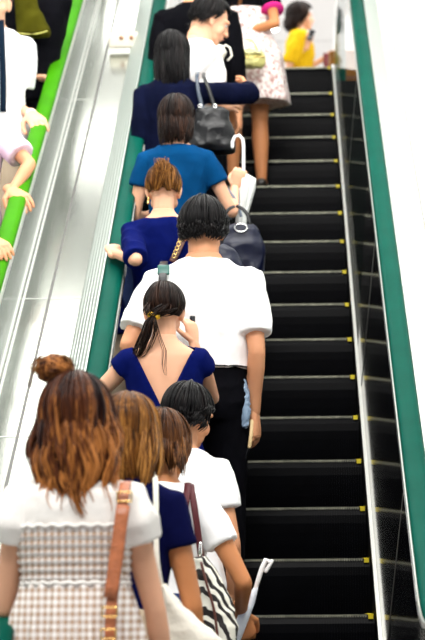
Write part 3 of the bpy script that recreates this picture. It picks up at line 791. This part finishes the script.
# ---- B: golden brown long hair, navy tee
YBp=6.86
B=person('woman with long golden brown hair and navy short sleeved top beside the gingham sundress', (at(128,420,YBp).x,YBp,FLOOR), 1.66, True, -.1, 'skin_tan', head=(-.1,-.3,0), width=.82,
  L=dict(), R=dict(w=at(196,676,YBp+.12),pole=(.4,-.8,0)), group='people queueing at the foot of the escalator')
top_garment(B,'top',M['navy'],hem=.50,sleeve=.42,sr=1.4)
skirt(B,'skirt',M['beige'],bot=.3)
hair(B,M['hair_gold'],'long',length=.165,wave=.009,thick=.013,seed=12,tipgain=.3)
shoes(B,M['shoe'])
tote=thing('tote_bag','white canvas tote bag hanging from the shoulder of the navy topped woman','bag',tuple(at(180,660,YBp+.0)))
lb=Vector(tote.location)
strap('strap',[at(152,468,YBp+.06)-lb,at(155,478,YBp-.05)-lb,at(156,500,YBp-.10)-lb,at(157,560,YBp-.12)-lb,at(165,602,YBp-.08)-lb],.016,.004,M['canvas'],tote)
def tote_body():
    mb=MB(); P=lambda px,py,d: at(px,py,YBp+d)-lb
    rows=[((159,585),(166,584)),((160,600),(182,606)),((162,620),(208,628)),((160,640),(224,640)),((155,700),(225,705)),((158,730),(218,735))]
    vs=[];n=10
    for (l_,r_) in rows:
        for k in range(n): 
            t=k/(n-1); vs.append(P(l_[0]+(r_[0]-l_[0])*t,l_[1]+(r_[1]-l_[1])*t,-.10-.03*math.sin(t*PI)))
        for k in range(n):
            t=1-k/(n-1); vs.append(P(l_[0]+(r_[0]-l_[0])*t,l_[1]+(r_[1]-l_[1])*t,-.04+.03*math.sin(t*PI)))
    m=2*n; fs=[(i*m+k,i*m+(k+1)%m,(i+1)*m+(k+1)%m,(i+1)*m+k) for i in range(len(rows)-1) for k in range(m)]
    fs+=[tuple(range(m))[::-1],tuple((len(rows)-1)*m+k for k in range(m))]
    mb.add(vs,fs); return mb.fuse('bag_body',M['canvas'],tote,vox=.005,sm=2,wr=.005,wrs=12)
tote_body()

# ---- C: short brown hair, white tee, zebra bag
YC=7.86
Cc=person('woman with shoulder length brown hair and plain white tee carrying a zebra bag', (at(161,430,YC).x,YC,tread(-4)[1]), 1.63, True, -.15, 'skin_tan', head=(-.12,-.35,0),
  L=dict(), R=dict(w=at(241,612,YC+.14),pole=(.35,-.8,0),d=(.20,.25,-1),n=(-.3,1,.1),curl=.8), group='people queueing at the foot of the escalator')
top_garment(Cc,'tee',M['white'],hem=.49,sleeve=.50,sr=1.45)
skirt(Cc,'skirt',M['denim'],bot=.3)
hair(Cc,M['hair_brown'],'long',length=.085,wave=.006,thick=.016,seed=13,flip=.3)
shoes(Cc,M['shoe'])
zb=thing('zebra_bag','black and white zebra striped shoulder bag with maroon strap on the white tee woman','bag',tuple(at(214,650,YC-.12)))
lb=Vector(zb.location)
def zebra_body():
    mb=MB(); P=lambda px,py,d: at(px,py,YC+d)-lb
    rows=[((193,556),(207,558)),((193,568),(216,572)),((194,585),(226,590)),((196,605),(234,608)),((199,625),(238,628)),((202,650),(238,652)),((208,668),(230,670))]
    vs=[];n=12
    for (l_,r_) in rows:
        for k in range(2*n):
            a=2*PI*k/(2*n); cx=(l_[0]+r_[0])/2; hw=(r_[0]-l_[0])/2; py=(l_[1]+r_[1])/2
            vs.append(P(cx+hw*math.cos(a),py,-.13+.05*math.sin(a)))
    m=2*n; fs=[(i*m+k,i*m+(k+1)%m,(i+1)*m+(k+1)%m,(i+1)*m+k) for i in range(len(rows)-1) for k in range(m)]
    fs+=[tuple(range(m))[::-1],tuple((len(rows)-1)*m+k for k in range(m))]
    mb.add(vs,fs); return mb.fuse('bag_body',M['zebra'],zb,vox=.005,sm=2,wr=.004,wrs=14)
zebra_body()
strap('strap',[at(186,485,YC+.04)-lb,at(188,484,YC-.05)-lb,at(186,500,YC-.12)-lb,at(184,520,YC-.135)-lb,at(185,560,YC-.11)-lb],.024,.005,M['maroon'],zb)
strap('strap',[at(191,486,YC+.04)-lb,at(191,486,YC-.05)-lb,at(194,505,YC-.12)-lb,at(199,540,YC-.14)-lb,at(201,558,YC-.14)-lb],.022,.005,M['maroon'],zb)
b=MB(); c=at(200.5,548,YC-.145)-lb; b.tube([c+Vector((0,0,.016)),c+Vector((0,0,-.02))],[.006,.008],seg=8); b.build('clasp',M['chrome'],zb)
strap('zip_trim',[at(201,562,YC-.185)-lb,at(207,585,YC-.196)-lb,at(214,610,YC-.198)-lb,at(218,640,YC-.195)-lb],.009,.004,M['brownl'],zb)
um=thing('folded_umbrella','folded white umbrella with slim hooked handle held low at the bottom of the picture','umbrella',tuple(at(243,618,YC+.12)))
lb=Vector(um.location)
b=MB(); b.tube([at(270,562,YC+.12)-lb,at(266,560,YC+.12)-lb,at(262,568,YC+.12)-lb,at(255,590,YC+.12)-lb],[.0075,.009,.0085,.0075],seg=12); b.tube([at(272,561,YC+.12)-lb,at(266,571,YC+.12)-lb],[.006,.007],seg=10); b.build('handle',M['whitep'],um)
b=MB(); b.tube([at(256,588,YC+.12)-lb,at(251,600,YC+.12)-lb,at(244,616,YC+.12)-lb,at(225,660,YC+.12)-lb,at(205,720,YC+.12)-lb],[.008,.016,.020,.026,.010],seg=12); b.build('canopy',mat('umbrella_cloth',(.75,.80,.88),.5,bump=.5,bscale=30),um)

# ---- D: dark bob, white blouse with puff sleeves
y,z=tread(-3)
Dd=person('woman with a dark bob and white blouse just below the man in the white shirt', (at(183,420,y).x,y+.05,z), 1.53, True, -.2, 'skin', width=.9, head=(-.15,-.35,.08), R=dict(w=(at(232,600,y+.1)),pole=(.5,-.8,0)), group='people on the up escalator')
top_garment(Dd,'blouse',M['white'],hem=.49,sleeve=.52,sr=1.5,puff=.15,wr=.006)
trousers(Dd,M['black'])
hair(Dd,M['hair_black'],'long',length=.03,wave=.004,thick=.020,seed=14)
shoes(Dd,M['shoe'])

# ---- E: ponytail woman, navy sleeveless V back
y,z=tread(-1)
E_=person('woman with a low dark ponytail and sleeveless navy dress with a deep V back', (at(164,330,y).x,y,z), 1.55, True, 0, 'skin_pale', head=(-.1,.0,0),
  R=dict(w=at(194,344,y+.19),pole=(.4,-.3,-1.2),d=(-.15,.1,1),n=(-.6,.5,.2),curl=.5), L=dict(w=at(128,400,y+.25),pole=(-.7,-.6,-.2)))
def vdress(g):
    H=g.H; 
    o=top_garment(g,'dress',M['royal'],hem=.50,neck=.835,ease=.011,sleeve=.17,sr=1.45,wr=.003)
    me=o.data; import bmesh
    bm=bmesh.new(); bm.from_mesh(me)
    zv=.675*H; zt=.84*H
    dele=[v for v in bm.verts if v.co.y<g.ly(v.co.z)+.0 and v.co.z>zv and abs(v.co.x)<(v.co.z-zv)/(zt-zv)*.080*H+.004]
    dele+=[v for v in bm.verts if v.co.z>.825*H and abs(v.co.x)<.055*H and v not in dele]
    bmesh.ops.delete(bm,geom=list(set(dele)),context='VERTS')
    for it in range(3):
        for v in bm.verts:
            if v.is_boundary and v.co.z>zv+.004 and v.co.y<g.ly(v.co.z)+.005 and v.co.z<.822*H:
                v.co.x=math.copysign((v.co.z-zv)/(zt-zv)*.080*H+.006,v.co.x)
    bm.to_mesh(me); bm.free()
    so=o.modifiers.new('s','SOLIDIFY'); so.thickness=.004; so.offset=0
vdress(E_); skirt(E_,'skirt',M['royal'],top=.52,bot=.3,r1=1.15)
hair(E_,M['hair_dbrown'],'short',thick=.013,seed=15,crown=(0,-.03))
tie=E_.hp(-.038,-.115,.055)
b=MB(); b.tube([tie+Vector((-.012,0,.004)),tie+Vector((.014,0,-.004))],[.013,.013],seg=12); b.build('hair_tie',M['elastic'],E_.t)
locks(E_,[[E_.hp(.02,-.10,.11),E_.hp(-.01,-.118,.08),tie],[E_.hp(-.05,-.08,.12),E_.hp(-.05,-.105,.08),tie],[E_.hp(.05,-.08,.09),E_.hp(.0,-.112,.065),tie]],M['hair_dbrown'],'gathered_hair',per=30,rad=.003,spread=.014,seed=6)
locks(E_,[[tie,tie+Vector((-.015,-.03,-.03)),tie+Vector((-.022,-.02,-.07)),tie+Vector((-.045,.0,-.12)),tie+Vector((-.06,.01,-.16))]],M['hair_dbrown'],'ponytail',per=60,rad=.003,spread=.013,seed=8)
locks(E_,[[tie+Vector((.01,0,-.02)),tie+Vector((.025,-.0,-.08)),tie+Vector((.045,-.02,-.14)),tie+Vector((.042,-.03,-.2)),tie+Vector((.05,-.03,-.24))]],M['hair_dbrown'],'loose_strand',per=4,rad=.0018,spread=.004,seed=9)
shoes(E_,M['shoe'])
ph=thing('mobile_phone','dark mobile phone held up beside the cheek of the ponytail woman','phone',tuple(at(192.5,328,y+.24)))
b=MB(); b.box((0,0,0),(.022,.012,.10),rotm(0,.3,0)); b.build('phone_body',M['screen'],ph,bevel=.003)

# ---- F: man in white shirt
y,z=tread(0)
F=person('man with black hair and white short sleeved shirt with a green strap on his shoulder', (at(203,230,y).x,y+.03,z), 1.73, False, 0, 'skin', head=(-.12,.0,0), width=1.08,
  R=dict(w=at(254,412,y+.03),pole=(.2,-.8,0),d=(.10,.10,-1),n=(-1,.3,0),curl=.45,ts=1), L=dict(w=at(142,392,y+.1),pole=(-.4,-.8,0)))
top_garment(F,'shirt',M['white'],hem=.585,neck=.852,ease=.020,sleeve=.76,sr=1.52,wr=.007)
b=MB(); nb=F.hb; b.tube([nb+Vector((.066*math.cos(a),-.004+.062*math.sin(a),-.022+.012*math.sin(-a))) for a in [PI*2*i/24 for i in range(25)]],[(.006,.018)]*25,seg=8,side=None,round_=False); b.build('collar',M['white'],F.t)
trousers(F,M['black'],top=.61)
b=MB(); s=sec_at(F,.60*F.H); b.tube([Vector(((s[3]+.016)*math.cos(a),s[2]+(s[4]+.016)*math.sin(a),.592*F.H)) for a in [2*PI*i/40 for i in range(41)]],[(.004,.017)]*41,seg=8,round_=False); b.build('belt',M['blackl'],F.t)
hair(F,M['hair_black'],'long',length=.035,thick=.024,width=.016,n=110,wave=.002,seed=16)
shoes(F,M['shoe'])
sb=thing('shoulder_strap_bag','dark shoulder bag whose green buckled strap crosses the left shoulder of the white shirted man','bag',tuple(at(140,430,y-.05)))
lb=Vector(sb.location)
strap('strap',[at(164,262,y+.10)-lb,at(164,262,y+.03)-lb,at(163,268,y-.08)-lb,at(162,290,y-.155)-lb,at(158,340,y-.165)-lb,at(148,400,y-.12)-lb,Vector((0,0,.02))],.034,.005,M['blackl'],sb)
b=MB(); c=at(163.5,270,y-.10)-lb; b.box(c,(.050,.012,.045),rotm(-.4,0,0)); b.build('buckle',M['green_s'],sb,bevel=.004)
b=MB(); b.loft([(-.24,0,0,.13,.04),(-.2,0,0,.15,.05),(-.05,0,0,.14,.045),(0,0,0,.12,.03)]); b.fuse('bag_body',M['blackl'],sb,vox=.009)
fan=thing('folded_fan','pale wooden folded fan held in the hand of the white shirted man','fan',tuple(at(250,440,y+.02)))
lb=Vector(fan.location)
b=MB(); b.tube([at(252,421,y+.0)-lb,at(251,435,y-.01)-lb,at(249.5,447,y-.01)-lb],[(.009,.007)]*3,seg=10); b.build('guard',M['wood'],fan)
b=MB(); b.tube([at(250,446,y+.0)-lb,at(247,453,y)-lb,at(245.5,458,y)-lb],[(.007,.005)]*3,seg=10); b.build('rib_end',M['blackl'],fan)
pb=thing('plastic_bottle','crumpled clear blue plastic bag hanging by the hip of the white shirted man','plastic bag',tuple(at(245,400,y+.10)))
pb.name='plastic_bag'; lb=Vector(pb.location)
b=MB(); b.tube([at(241,378,y-.03)-lb,at(244,392,y-.03)-lb,at(245,410,y-.03)-lb,at(245,425,y-.03)-lb],[.014,.022,.024,.016],seg=14); b.fuse('film',M['clearp'],pb,vox=.004,wr=.004,wrs=40)

# ---- G: auburn updo, navy top, hand on the rail
y,z=tread(2)
G=person('woman with a pinned auburn updo and navy top holding the teal handrail', (at(163,200,y).x,y,z), 1.575, True, 0, 'skin_pale', head=(-.30,0,0), lean=.03, width=1.0,
  L=dict(w=at(113,253,y-.03),pole=(0,-1,-.8),d=(-.1,.87,.5),n=(0,.5,-.87),curl=.35,ts=-1), R=dict(w=at(196,290,y+.2),pole=(.6,-.7,-.2)))
top_garment(G,'top',M['royal'],hem=.5,neck=.835,ease=.014,sleeve=.95,sr=1.42,wr=.006)
trousers(G,M['beige'])
hair(G,M['hair_gold'],'short',thick=.012,seed=17)
blob_locks(G,G.hp(0,-.095,.150),(.046,.034,.050),M['hair_gold'],'updo_knot',n=120,rad=.0035,seed=21)
locks(G,[[G.hp(.03,-.10,.05),G.hp(.015,-.115,.10),G.hp(.0,-.125,.16),G.hp(.01,-.12,.20)],[G.hp(-.03,-.10,.05),G.hp(-.015,-.115,.10),G.hp(-.0,-.125,.16),G.hp(-.02,-.12,.205)]],M['hair_gold'],'swept_lock',per=30,rad=.0028,spread=.013,seed=22)
b=MB(); b.tube([G.hp(-.068,-.03,.05),G.hp(-.07,-.03,.02)],[.004,.006],seg=8); b.build('earring',M['gold'],G.t)
shoes(G,M['shoe'])
cb=thing('chain_strap_bag','navy nylon bag on a brown gold chained strap beside the updo woman','bag',tuple(at(216,262,y+.12)))
lb=Vector(cb.location)
strap('strap',[at(188,222,y+.08)-lb,at(187,226,y-.03)-lb,at(184,236,y-.09)-lb,at(178,250,y-.12)-lb,at(172,262,y-.13)-lb],.03,.006,M['brownl'],cb)
b=MB()
for i in range(7):
    p=at(183-i*1.5,232+i*4,y-.125-.003*i)-lb
    b.tube([p+Vector((.008*math.cos(a),0,.010*math.sin(a))) for a in [2*PI*k/10 for k in range(11)]],[.0025]*11,seg=6)
b.build('chain',M['gold'],cb)
b=MB(); b.loft([(-.16,0,0,.10,.06),(-.12,0,0,.13,.075),(-.02,0,0,.13,.07),(.05,0,0,.10,.05),(.08,0,0,.05,.03)]); b.fuse('bag_body',M['navyl'],cb,vox=.008,wr=.006)

# ---- H: blue tee, dark long hair, crook umbrella
y,z=tread(4)
Hh=person('woman in a blue tee with dark brown hair holding a white crook handled umbrella', (at(176,130,y).x,y,z), 1.60, True, 0, 'skin_pale', head=(.0,0,0), width=1.0,
  L=dict(w=at(150,215,y+.24),pole=(-.5,-1,-1)), R=dict(w=at(235,188,y+.20),pole=(.1,-.8,-1),d=(.25,-.1,.9),n=(.3,1,0),curl=.9,thumb=.9,ts=1))
top_garment(Hh,'tee',M['teal_blue'],hem=.5,neck=.842,ease=.012,sleeve=.45,sr=1.5)
trousers(Hh,M['denim'])
hair(Hh,M['hair_dbrown'],'long',length=.125,wave=.005,thick=.017,seed=18,spreadx=.9)
shoes(Hh,M['shoe'])
yu=y+.20
cu=thing('crook_umbrella','closed frosted white umbrella with a white crook handle beside the blue tee','umbrella',tuple(at(244,200,yu)))
lb=Vector(cu.location)
b=MB(); b.tube([at(*p,yu)-lb for p in ((232.5,147),(232.5,142),(235,136.5),(239,135.5),(242.5,139),(243.5,146),(243.5,160),(243.5,176))],[.0085]*8,seg=12); b.build('crook_handle',M['whitep'],cu)
b=MB(); 
prof=[((244,173),.006),((247,180),.038),((246,190),.040),((244,202),.034),((242,215),.026),((240,235),.02),((237,270),.010),((236,285),.004)]
vs=[];seg=32
for (p,r) in prof:
    c=at(p[0],p[1],yu)-lb
    for k in range(seg):
        a=2*PI*k/seg; q=r*(1+.22*math.sin(a*8)); vs.append(c+Vector((q*math.cos(a),q*math.sin(a)*.8,.2*r*math.cos(a))))
fs=[(i*seg+k,i*seg+(k+1)%seg,(i+1)*seg+(k+1)%seg,(i+1)*seg+k) for i in range(len(prof)-1) for k in range(seg)]+[tuple(range(seg))[::-1],tuple((len(prof)-1)*seg+k for k in range(seg))]
b.add(vs,fs); b.build('canopy',M['vinyl'],cu)
ob=thing('small_pouch','small orange pouch with grey loop handles hanging near the crook umbrella','pouch',tuple(at(231,206,y+.10)))
lb=Vector(ob.location)
b=MB(); b.loft([(-.04,0,0,.028,.018),(-.02,0,0,.036,.024),(.02,0,0,.034,.02),(.035,0,0,.024,.012)]); b.fuse('pouch_body',M['orange'],ob,vox=.005,wr=.003,wrs=30)
gm=mat('grey_loop',(.16,.20,.26),.4)
strap('loop_handle',[Vector((-.04,-.03,.10)),Vector((.0,-.03,.06)),Vector((.035,-.035,.0)),Vector((.05,-.03,-.06))],.014,.004,gm,ob)
strap('loop_handle',[Vector((-.045,-.03,.12)),Vector((-.04,-.03,.04)),Vector((-.02,-.03,-.03)),Vector((.0,-.02,-.07))],.012,.004,gm,ob)
nb_=thing('navy_handbag','large glossy navy black handbag carried low on the right of the blue tee woman','handbag',tuple(at(237,245,y-.05)))
lb=Vector(nb_.location)
b=MB(); b.loft([(-.16,0,0,.10,.05),(-.13,0,0,.135,.07),(0,0,0,.14,.065),(.07,0,0,.115,.045),(.10,0,0,.08,.03)]); b.fuse('bag_body',M['navyl'],nb_,vox=.008,wr=.009,wrs=10)
b=MB(); b.tube([Vector((.02+.0*a,-.055,.075))+Vector((.03*math.cos(a),0,.02*math.sin(a))) for a in [2*PI*i/16 for i in range(17)]],[.004]*17,seg=6); b.build('buckle_ring',M['chrome'],nb_)
strap('handle',[Vector((-.07,-.02,.08)),Vector((-.05,-.01,.16)),Vector((.0,.0,.19)),Vector((.05,-.01,.15)),Vector((.07,-.02,.06))],.018,.008,M['blackl'],nb_)

# ---- I: black long hair, dark cardigan
y,z=tread(6)
I=person('woman with long black hair and dark cardigan reaching her arm to the right', (at(172,60,y).x,y,z), 1.66, True, 0, 'skin', head=(-.05,0,0), lean=0,
  R=dict(w=at(246,88,y+.36),pole=(1,-.5,-.25)), L=dict(w=at(160,160,y+.2),pole=(-.3,-.8,0)))
top_garment(I,'cardigan',M['ink'],hem=.48,neck=.845,ease=.014,sleeve=1.75,sr=1.5,wr=.004)
trousers(I,M['black'])
hair(I,M['hair_black'],'long',length=.22,wave=.006,thick=.018,seed=19,spreadx=.95)
shoes(I,M['shoe'])
hb=thing('black_handbag','black leather handbag with twin straps hanging from the shoulder of the dark cardigan woman','handbag',tuple(at(212,128,y-.10)))
lb=Vector(hb.location)
b=MB(); b.loft([(-.13,0,0,.12,.05),(-.10,0,0,.13,.06),(.0,0,0,.115,.055),(.09,0,0,.085,.035),(.11,0,0,.07,.02)]); b.fuse('bag_body',M['blackl'],hb,vox=.008,wr=.008,wrs=12)
strap('strap',[at(198,72,y+.05)-lb,at(197,76,y-.06)-lb,at(198,90,y-.10)-lb,at(203,110,y-.12)-lb],.020,.006,mat('blue_black_strap',(.02,.035,.06),.3),hb)
strap('strap',[at(204,73,y+.05)-lb,at(204,77,y-.06)-lb,at(209,90,y-.11)-lb,at(216,112,y-.12)-lb],.020,.006,M['blackl'],hb)
b=MB(); 
for px,py in ((200,106),(215,106)):
    c=at(px,py,y-.155)-lb; b.tube([c+Vector((.009*math.cos(a),0,.009*math.sin(a))) for a in [2*PI*i/12 for i in range(13)]],[.003]*13,seg=6)
b.build('ring',M['chrome'],hb)

# ---- J: man in white shirt looking right and down
y,z=tread(7)
J=person('young man with black hair in a white shirt looking down to the right', (at(198,30,y).x,y+.05,z), 1.74, False, -1.15, 'skin_pale', head=(-.45,-.12,0), width=.82,
  R=dict(w=at(214,100,y-.1),pole=(-.3,-1,-.8)))
top_garment(J,'shirt',M['white'],hem=.52,neck=.852,ease=.016,sleeve=.7,sr=1.6)
trousers(J,M['black'])
hair(J,M['hair_black'],'long',length=.03,wave=.002,thick=.020,seed=20)
shoes(J,M['shoe'])

# ---- K2: person in black, K: floral dress
y,z=tread(9)
K2=person('person in black clothes standing between the young man and the floral dress', (at(196,10,y).x,y,z), 1.68, False, 0, 'skin', head=(0,0,0), width=1.1)
top_garment(K2,'shirt',M['black'],hem=.48,sleeve=1.6,sr=1.5); trousers(K2,M['black'],wide=1.5); hair(K2,M['hair_black'],'short',seed=31); shoes(K2,M['shoe'])
y2=y-.22
lp=thing('lace_parasol','folded white lace parasol held upright in front of the black clothes','parasol',tuple(at(222,85,y2)))
lb=Vector(lp.location)
b=MB(); prof=[((221,45),.012),((219,50),.040),((215,56),.045),((212,66),.030),((208,80),.012)]
vs=[];seg=28
for (p,r) in prof:
    c=at(p[0],p[1],y2)-lb
    for k in range(seg):
        a=2*PI*k/seg; q=r*(1+.15*math.sin(a*7)); vs.append(c+Vector((q*math.cos(a),q*math.sin(a)*.7,-.3*r*math.cos(a))))
fs=[(i*seg+k,i*seg+(k+1)%seg,(i+1)*seg+(k+1)%seg,(i+1)*seg+k) for i in range(len(prof)-1) for k in range(seg)]+[tuple(range(seg))[::-1],tuple((len(prof)-1)*seg+k for k in range(seg))]
b.add(vs,fs); b.build('canopy',M['canvas'],lp)
b=MB(); b.tube([at(*p,y2)-lb for p in ((221,48),(226,45),(230,48),(232,56),(228,60))],[.006]*5,seg=8); b.build('crook_handle',M['canvas'],lp)

y,z=tread(11)
K=person('woman in a pale floral dress and black cardigan with bare legs', (at(246,60,y).x,y,z), 1.58, True, -.1, 'skin_tan',
  R=dict(w=at(240,33,y-.06),pole=(1,-.6,-.6),curl=.6), L=dict())
skirt(K,'dress',M['floral'],top=.72,bot=.34,r1=1.5,ease=.02,folds=11,amp=.02)
top_garment(K,'cardigan',M['black'],hem=.66,sleeve=.60,sr=1.6)
S,El,T=K.arm['R']; b=MB(); e1=S.lerp(El,.585); e2=S.lerp(El,.625); b.tube([e1,e2],[.027*1.58*1.66]*2,seg=20,round_=False); b.build('sleeve_trim',M['magenta'],K.t)
hair(K,M['hair_brown'],'long',length=.40,thick=.018,seed=32)
shoes(K,M['shoe'])
kb=thing('khaki_handbag','small yellow green handbag with ruched top held in front of the floral dress','handbag',tuple(at(245,60,y-.30)))
lb=Vector(kb.location)
b=MB(); b.loft([(-.05,0,0,.11,.04),(-.03,0,0,.125,.05),(.02,0,0,.12,.045),(.05,0,0,.10,.03),(.06,0,0,.09,.02)]); b.fuse('bag_body',M['khaki'],kb,vox=.006,wr=.006,wrs=22)
b=MB()
for i in range(9): b.ell((-.09+.022*i,-.035,.035+.004*math.sin(i*2)),(.015,.02,.012))
b.build('ruched_trim',mat('pale_khaki',(.70,.67,.36),.5),kb)
b=MB(); b.tube([(-.115,-.03,.01),(0,-.052,.004),(.115,-.03,.01)],[.004]*3,seg=6); b.build('zip',M['gold'],kb)
strap('handle',[Vector((-.08,0,.05)),Vector((-.05,0,.12)),Vector((.04,0,.12)),Vector((.08,0,.05))],.012,.006,M['khaki'],kb)

su=thing('suitcase','tan suitcase standing on the landing behind the glass end of the right balustrade','suitcase',(.62,18.75,LAND-.01))
b=MB(); b.box((0,0,.45),(.46,.24,.78)); b.build('shell',mat('tan_shell',(.24,.10,.018),.6,bump=.2,bscale=20,vary=.12,vscale=8,spec=.1),su,bevel=.03)
for zz in (.25,.6):
    b=MB(); b.box((0,0,zz),(.47,.25,.02)); b.build('binding',M['brownl'],su,bevel=.004)
strap('handle',[Vector((-.09,0,.77)),Vector((-.07,0,.82)),Vector((.07,0,.82)),Vector((.09,0,.77))],.03,.015,M['brownl'],su)
for dx in (-.18,.18):
    for dy in (-.08,.08):
        b=MB(); b.tube([(dx-.012,dy,.03),(dx+.012,dy,.03)],[.03,.03],seg=14,round_=False); b.build('wheel',M['shoe'],su)
# ---- landing: yellow woman, blurred passer-by
YW=20.3
p=at(300,60,YW)
YWm=person('woman in a yellow top with dark hair walking to the right on the landing', (at(299,40,YW).x,YW,LAND-.01), 1.66, True, -PI/2+.15, 'skin_pale', head=(0,0,0), width=1.25,
  R=dict(w=at(307,45,YW-.2),pole=(-.1,-.8,-1),d=(.3,0,1),n=(0,1,0),curl=.7), L=dict(w=at(324,59,YW+.0),pole=(0,-.6,-1)), group='people on the upper landing')
top_garment(YWm,'top',M['yellow'],hem=.48,sleeve=.9,sr=1.9,ease=.022)
trousers(YWm,M['denim']); hair(YWm,M['hair_dbrown'],'long',length=.12,thick=.036,seed=33); shoes(YWm,M['shoe'])
q=thing('red_wallet','small dark red wallet held in front of the yellow topped woman','wallet',tuple(at(326,58,YW-.02)))
b=MB(); b.box((0,0,-.02),(.05,.07,.12)); b.build('wallet_body',mat('dark_red',(.16,.015,.02),.5),q,bevel=.006)
q=thing('mobile_phone','dark mobile phone held under the chin of the yellow topped woman','phone',tuple(at(311,35,YW-.24)))
b=MB(); b.box((0,0,0),(.05,.014,.10),rotm(0,0,.4)); b.build('phone_body',M['screen'],q,bevel=.004)
YM=22.0
PM=person('passer-by in pale pink seen behind the floral dress on the landing', (at(258,40,YM).x,YM,LAND-.01), 1.40, True, -PI/2, 'skin_pale', head=(-.2,0,0), lean=.05,
  R=dict(w=at(276,46,YM),pole=(0,-.5,-1)), L=dict(w=at(274,55,YM),pole=(0,-.5,-1)), group='people on the upper landing')
top_garment(PM,'top',M['pink'],hem=.48,sleeve=.9,sr=1.5); trousers(PM,M['black']); hair(PM,M['hair_dbrown'],'short',seed=34); shoes(PM,M['shoe'])

# ---- left neighbours, coming down and facing the camera
def ntread(k): return (K0Y+.4*k+.2, K0Z+k*.23094)
y,z=ntread(7)
def railpt(px,py,Y): return at(px,py,Y)
N1=person('person in a white shirt with dark chest strap and bracelet, hand on green handrail', (at(-5,60,y).x,y,z), 1.83, True, PI, 'skin_pale', head=(0,0,0), width=1.02,
  L=dict(w=at(32,115,y-.15),pole=(.6,-1,0),s=1.25,d=(.35,-.80,-.5),n=(0,.5,-.87),curl=.22,ts=-1), group='people on the neighbouring escalator')
top_garment(N1,'shirt',M['white'],hem=.49,sleeve=.66,sr=1.9,ease=.02,wr=.006)
trousers(N1,M['beige']); hair(N1,M['hair_dbrown'],'short',seed=41); shoes(N1,M['shoe'])
S,El,T=N1.arm['L']; b=MB(); d=(T-El).normalized(); c=T-d*.012; u=d.orthogonal().normalized(); v=d.cross(u)
b.tube([c+u*.027*math.cos(a)+v*.027*math.sin(a) for a in [2*PI*i/20 for i in range(21)]],[.006]*21,seg=8); b.build('bracelet',M['whitep'],N1.t)
strap('chest_strap',[N1.toL(at(1,20,y-.10)),N1.toL(at(2,45,y-.15)),N1.toL(at(3,80,y-.16)),N1.toL(at(3,112,y-.15))],.035,.005,mat('navy_strap',(.004,.012,.025),.7,spec=.05),N1.t)
y,z=ntread(5)
N2=person('person in a pink shirt resting a hand on the green handrail below the white shirt', (at(-4,150,y).x-.15,y-.05,z), 1.60, False, PI, 'skin', head=(0,0,0), width=1.05,
  L=dict(w=at(12,191,y-.33),pole=(-1,.1,-.4),s=1.25,d=(.5,-.75,-.45),n=(0,.5,-.87),curl=.25,ts=-1), group='people on the neighbouring escalator')
top_garment(N2,'shirt',M['pink'],hem=.49,sleeve=.72,sr=1.6,ease=.018,wr=.005)
trousers(N2,M['navy']); hair(N2,M['hair_black'],'short',seed=42); shoes(N2,M['shoe'])
y,z=ntread(3)
N3=person('person at the left edge of whom only a hand on the green handrail shows', (at(-40,250,y).x-.22,y,z), 1.55, True, PI, 'skin', width=1.0,
  L=dict(w=at(-6,240,y-.26),pole=(-.9,-.2,-.5),s=1.2,d=(.5,-.75,-.45),n=(0,.5,-.87),curl=.25,ts=-1), group='people on the neighbouring escalator')
top_garment(N3,'shirt',M['olive'],hem=.49,sleeve=.9,sr=1.6); trousers(N3,M['navy']); hair(N3,M['hair_black'],'short',seed=43); shoes(N3,M['shoe'])
y,z=ntread(9)
N4=person('person in black behind the white shirt with one pale hand on the green handrail', (at(38,60,y).x-.08,y,z), 1.82, False, PI, 'skin_pale', width=1.15,
  L=dict(w=at(39,78,y-.10),pole=(.3,-1,-.5),d=(.7,-.7,-.2),n=(.1,-.3,-1),curl=.5,ts=1), group='people on the neighbouring escalator')
top_garment(N4,'jacket',M['black'],hem=.47,sleeve=1.7,sr=1.5,ease=.02); trousers(N4,M['black'],wide=1.7); hair(N4,M['hair_black'],'short',seed=44); shoes(N4,M['shoe'])
S,El,T=N4.arm['L']; b=MB(); b.tube([El.lerp(T,.6),El.lerp(T,.9)],[.032,.036],seg=16,round_=False); b.build('cuff',M['white'],N4.t)
ol=thing('olive_bag','olive green bag hanging behind the white shirt on the neighbouring escalator','bag',tuple(at(31,18,y-.22)))
b=MB(); b.loft([(-.11,.02,0,.09,.04),(-.09,.02,0,.10,.05),(.05,-.02,0,.07,.05),(.2,-.05,0,.05,.03)]); b.fuse('bag_body',M['olive'],ol,vox=.008,wr=.006)
strap('piping',[Vector((-.08,-.055,-.10)),Vector((.02,-.06,-.11)),Vector((.10,-.05,-.09))],.008,.006,mat('olive_piping',(.5,.48,.1),.5),ol)
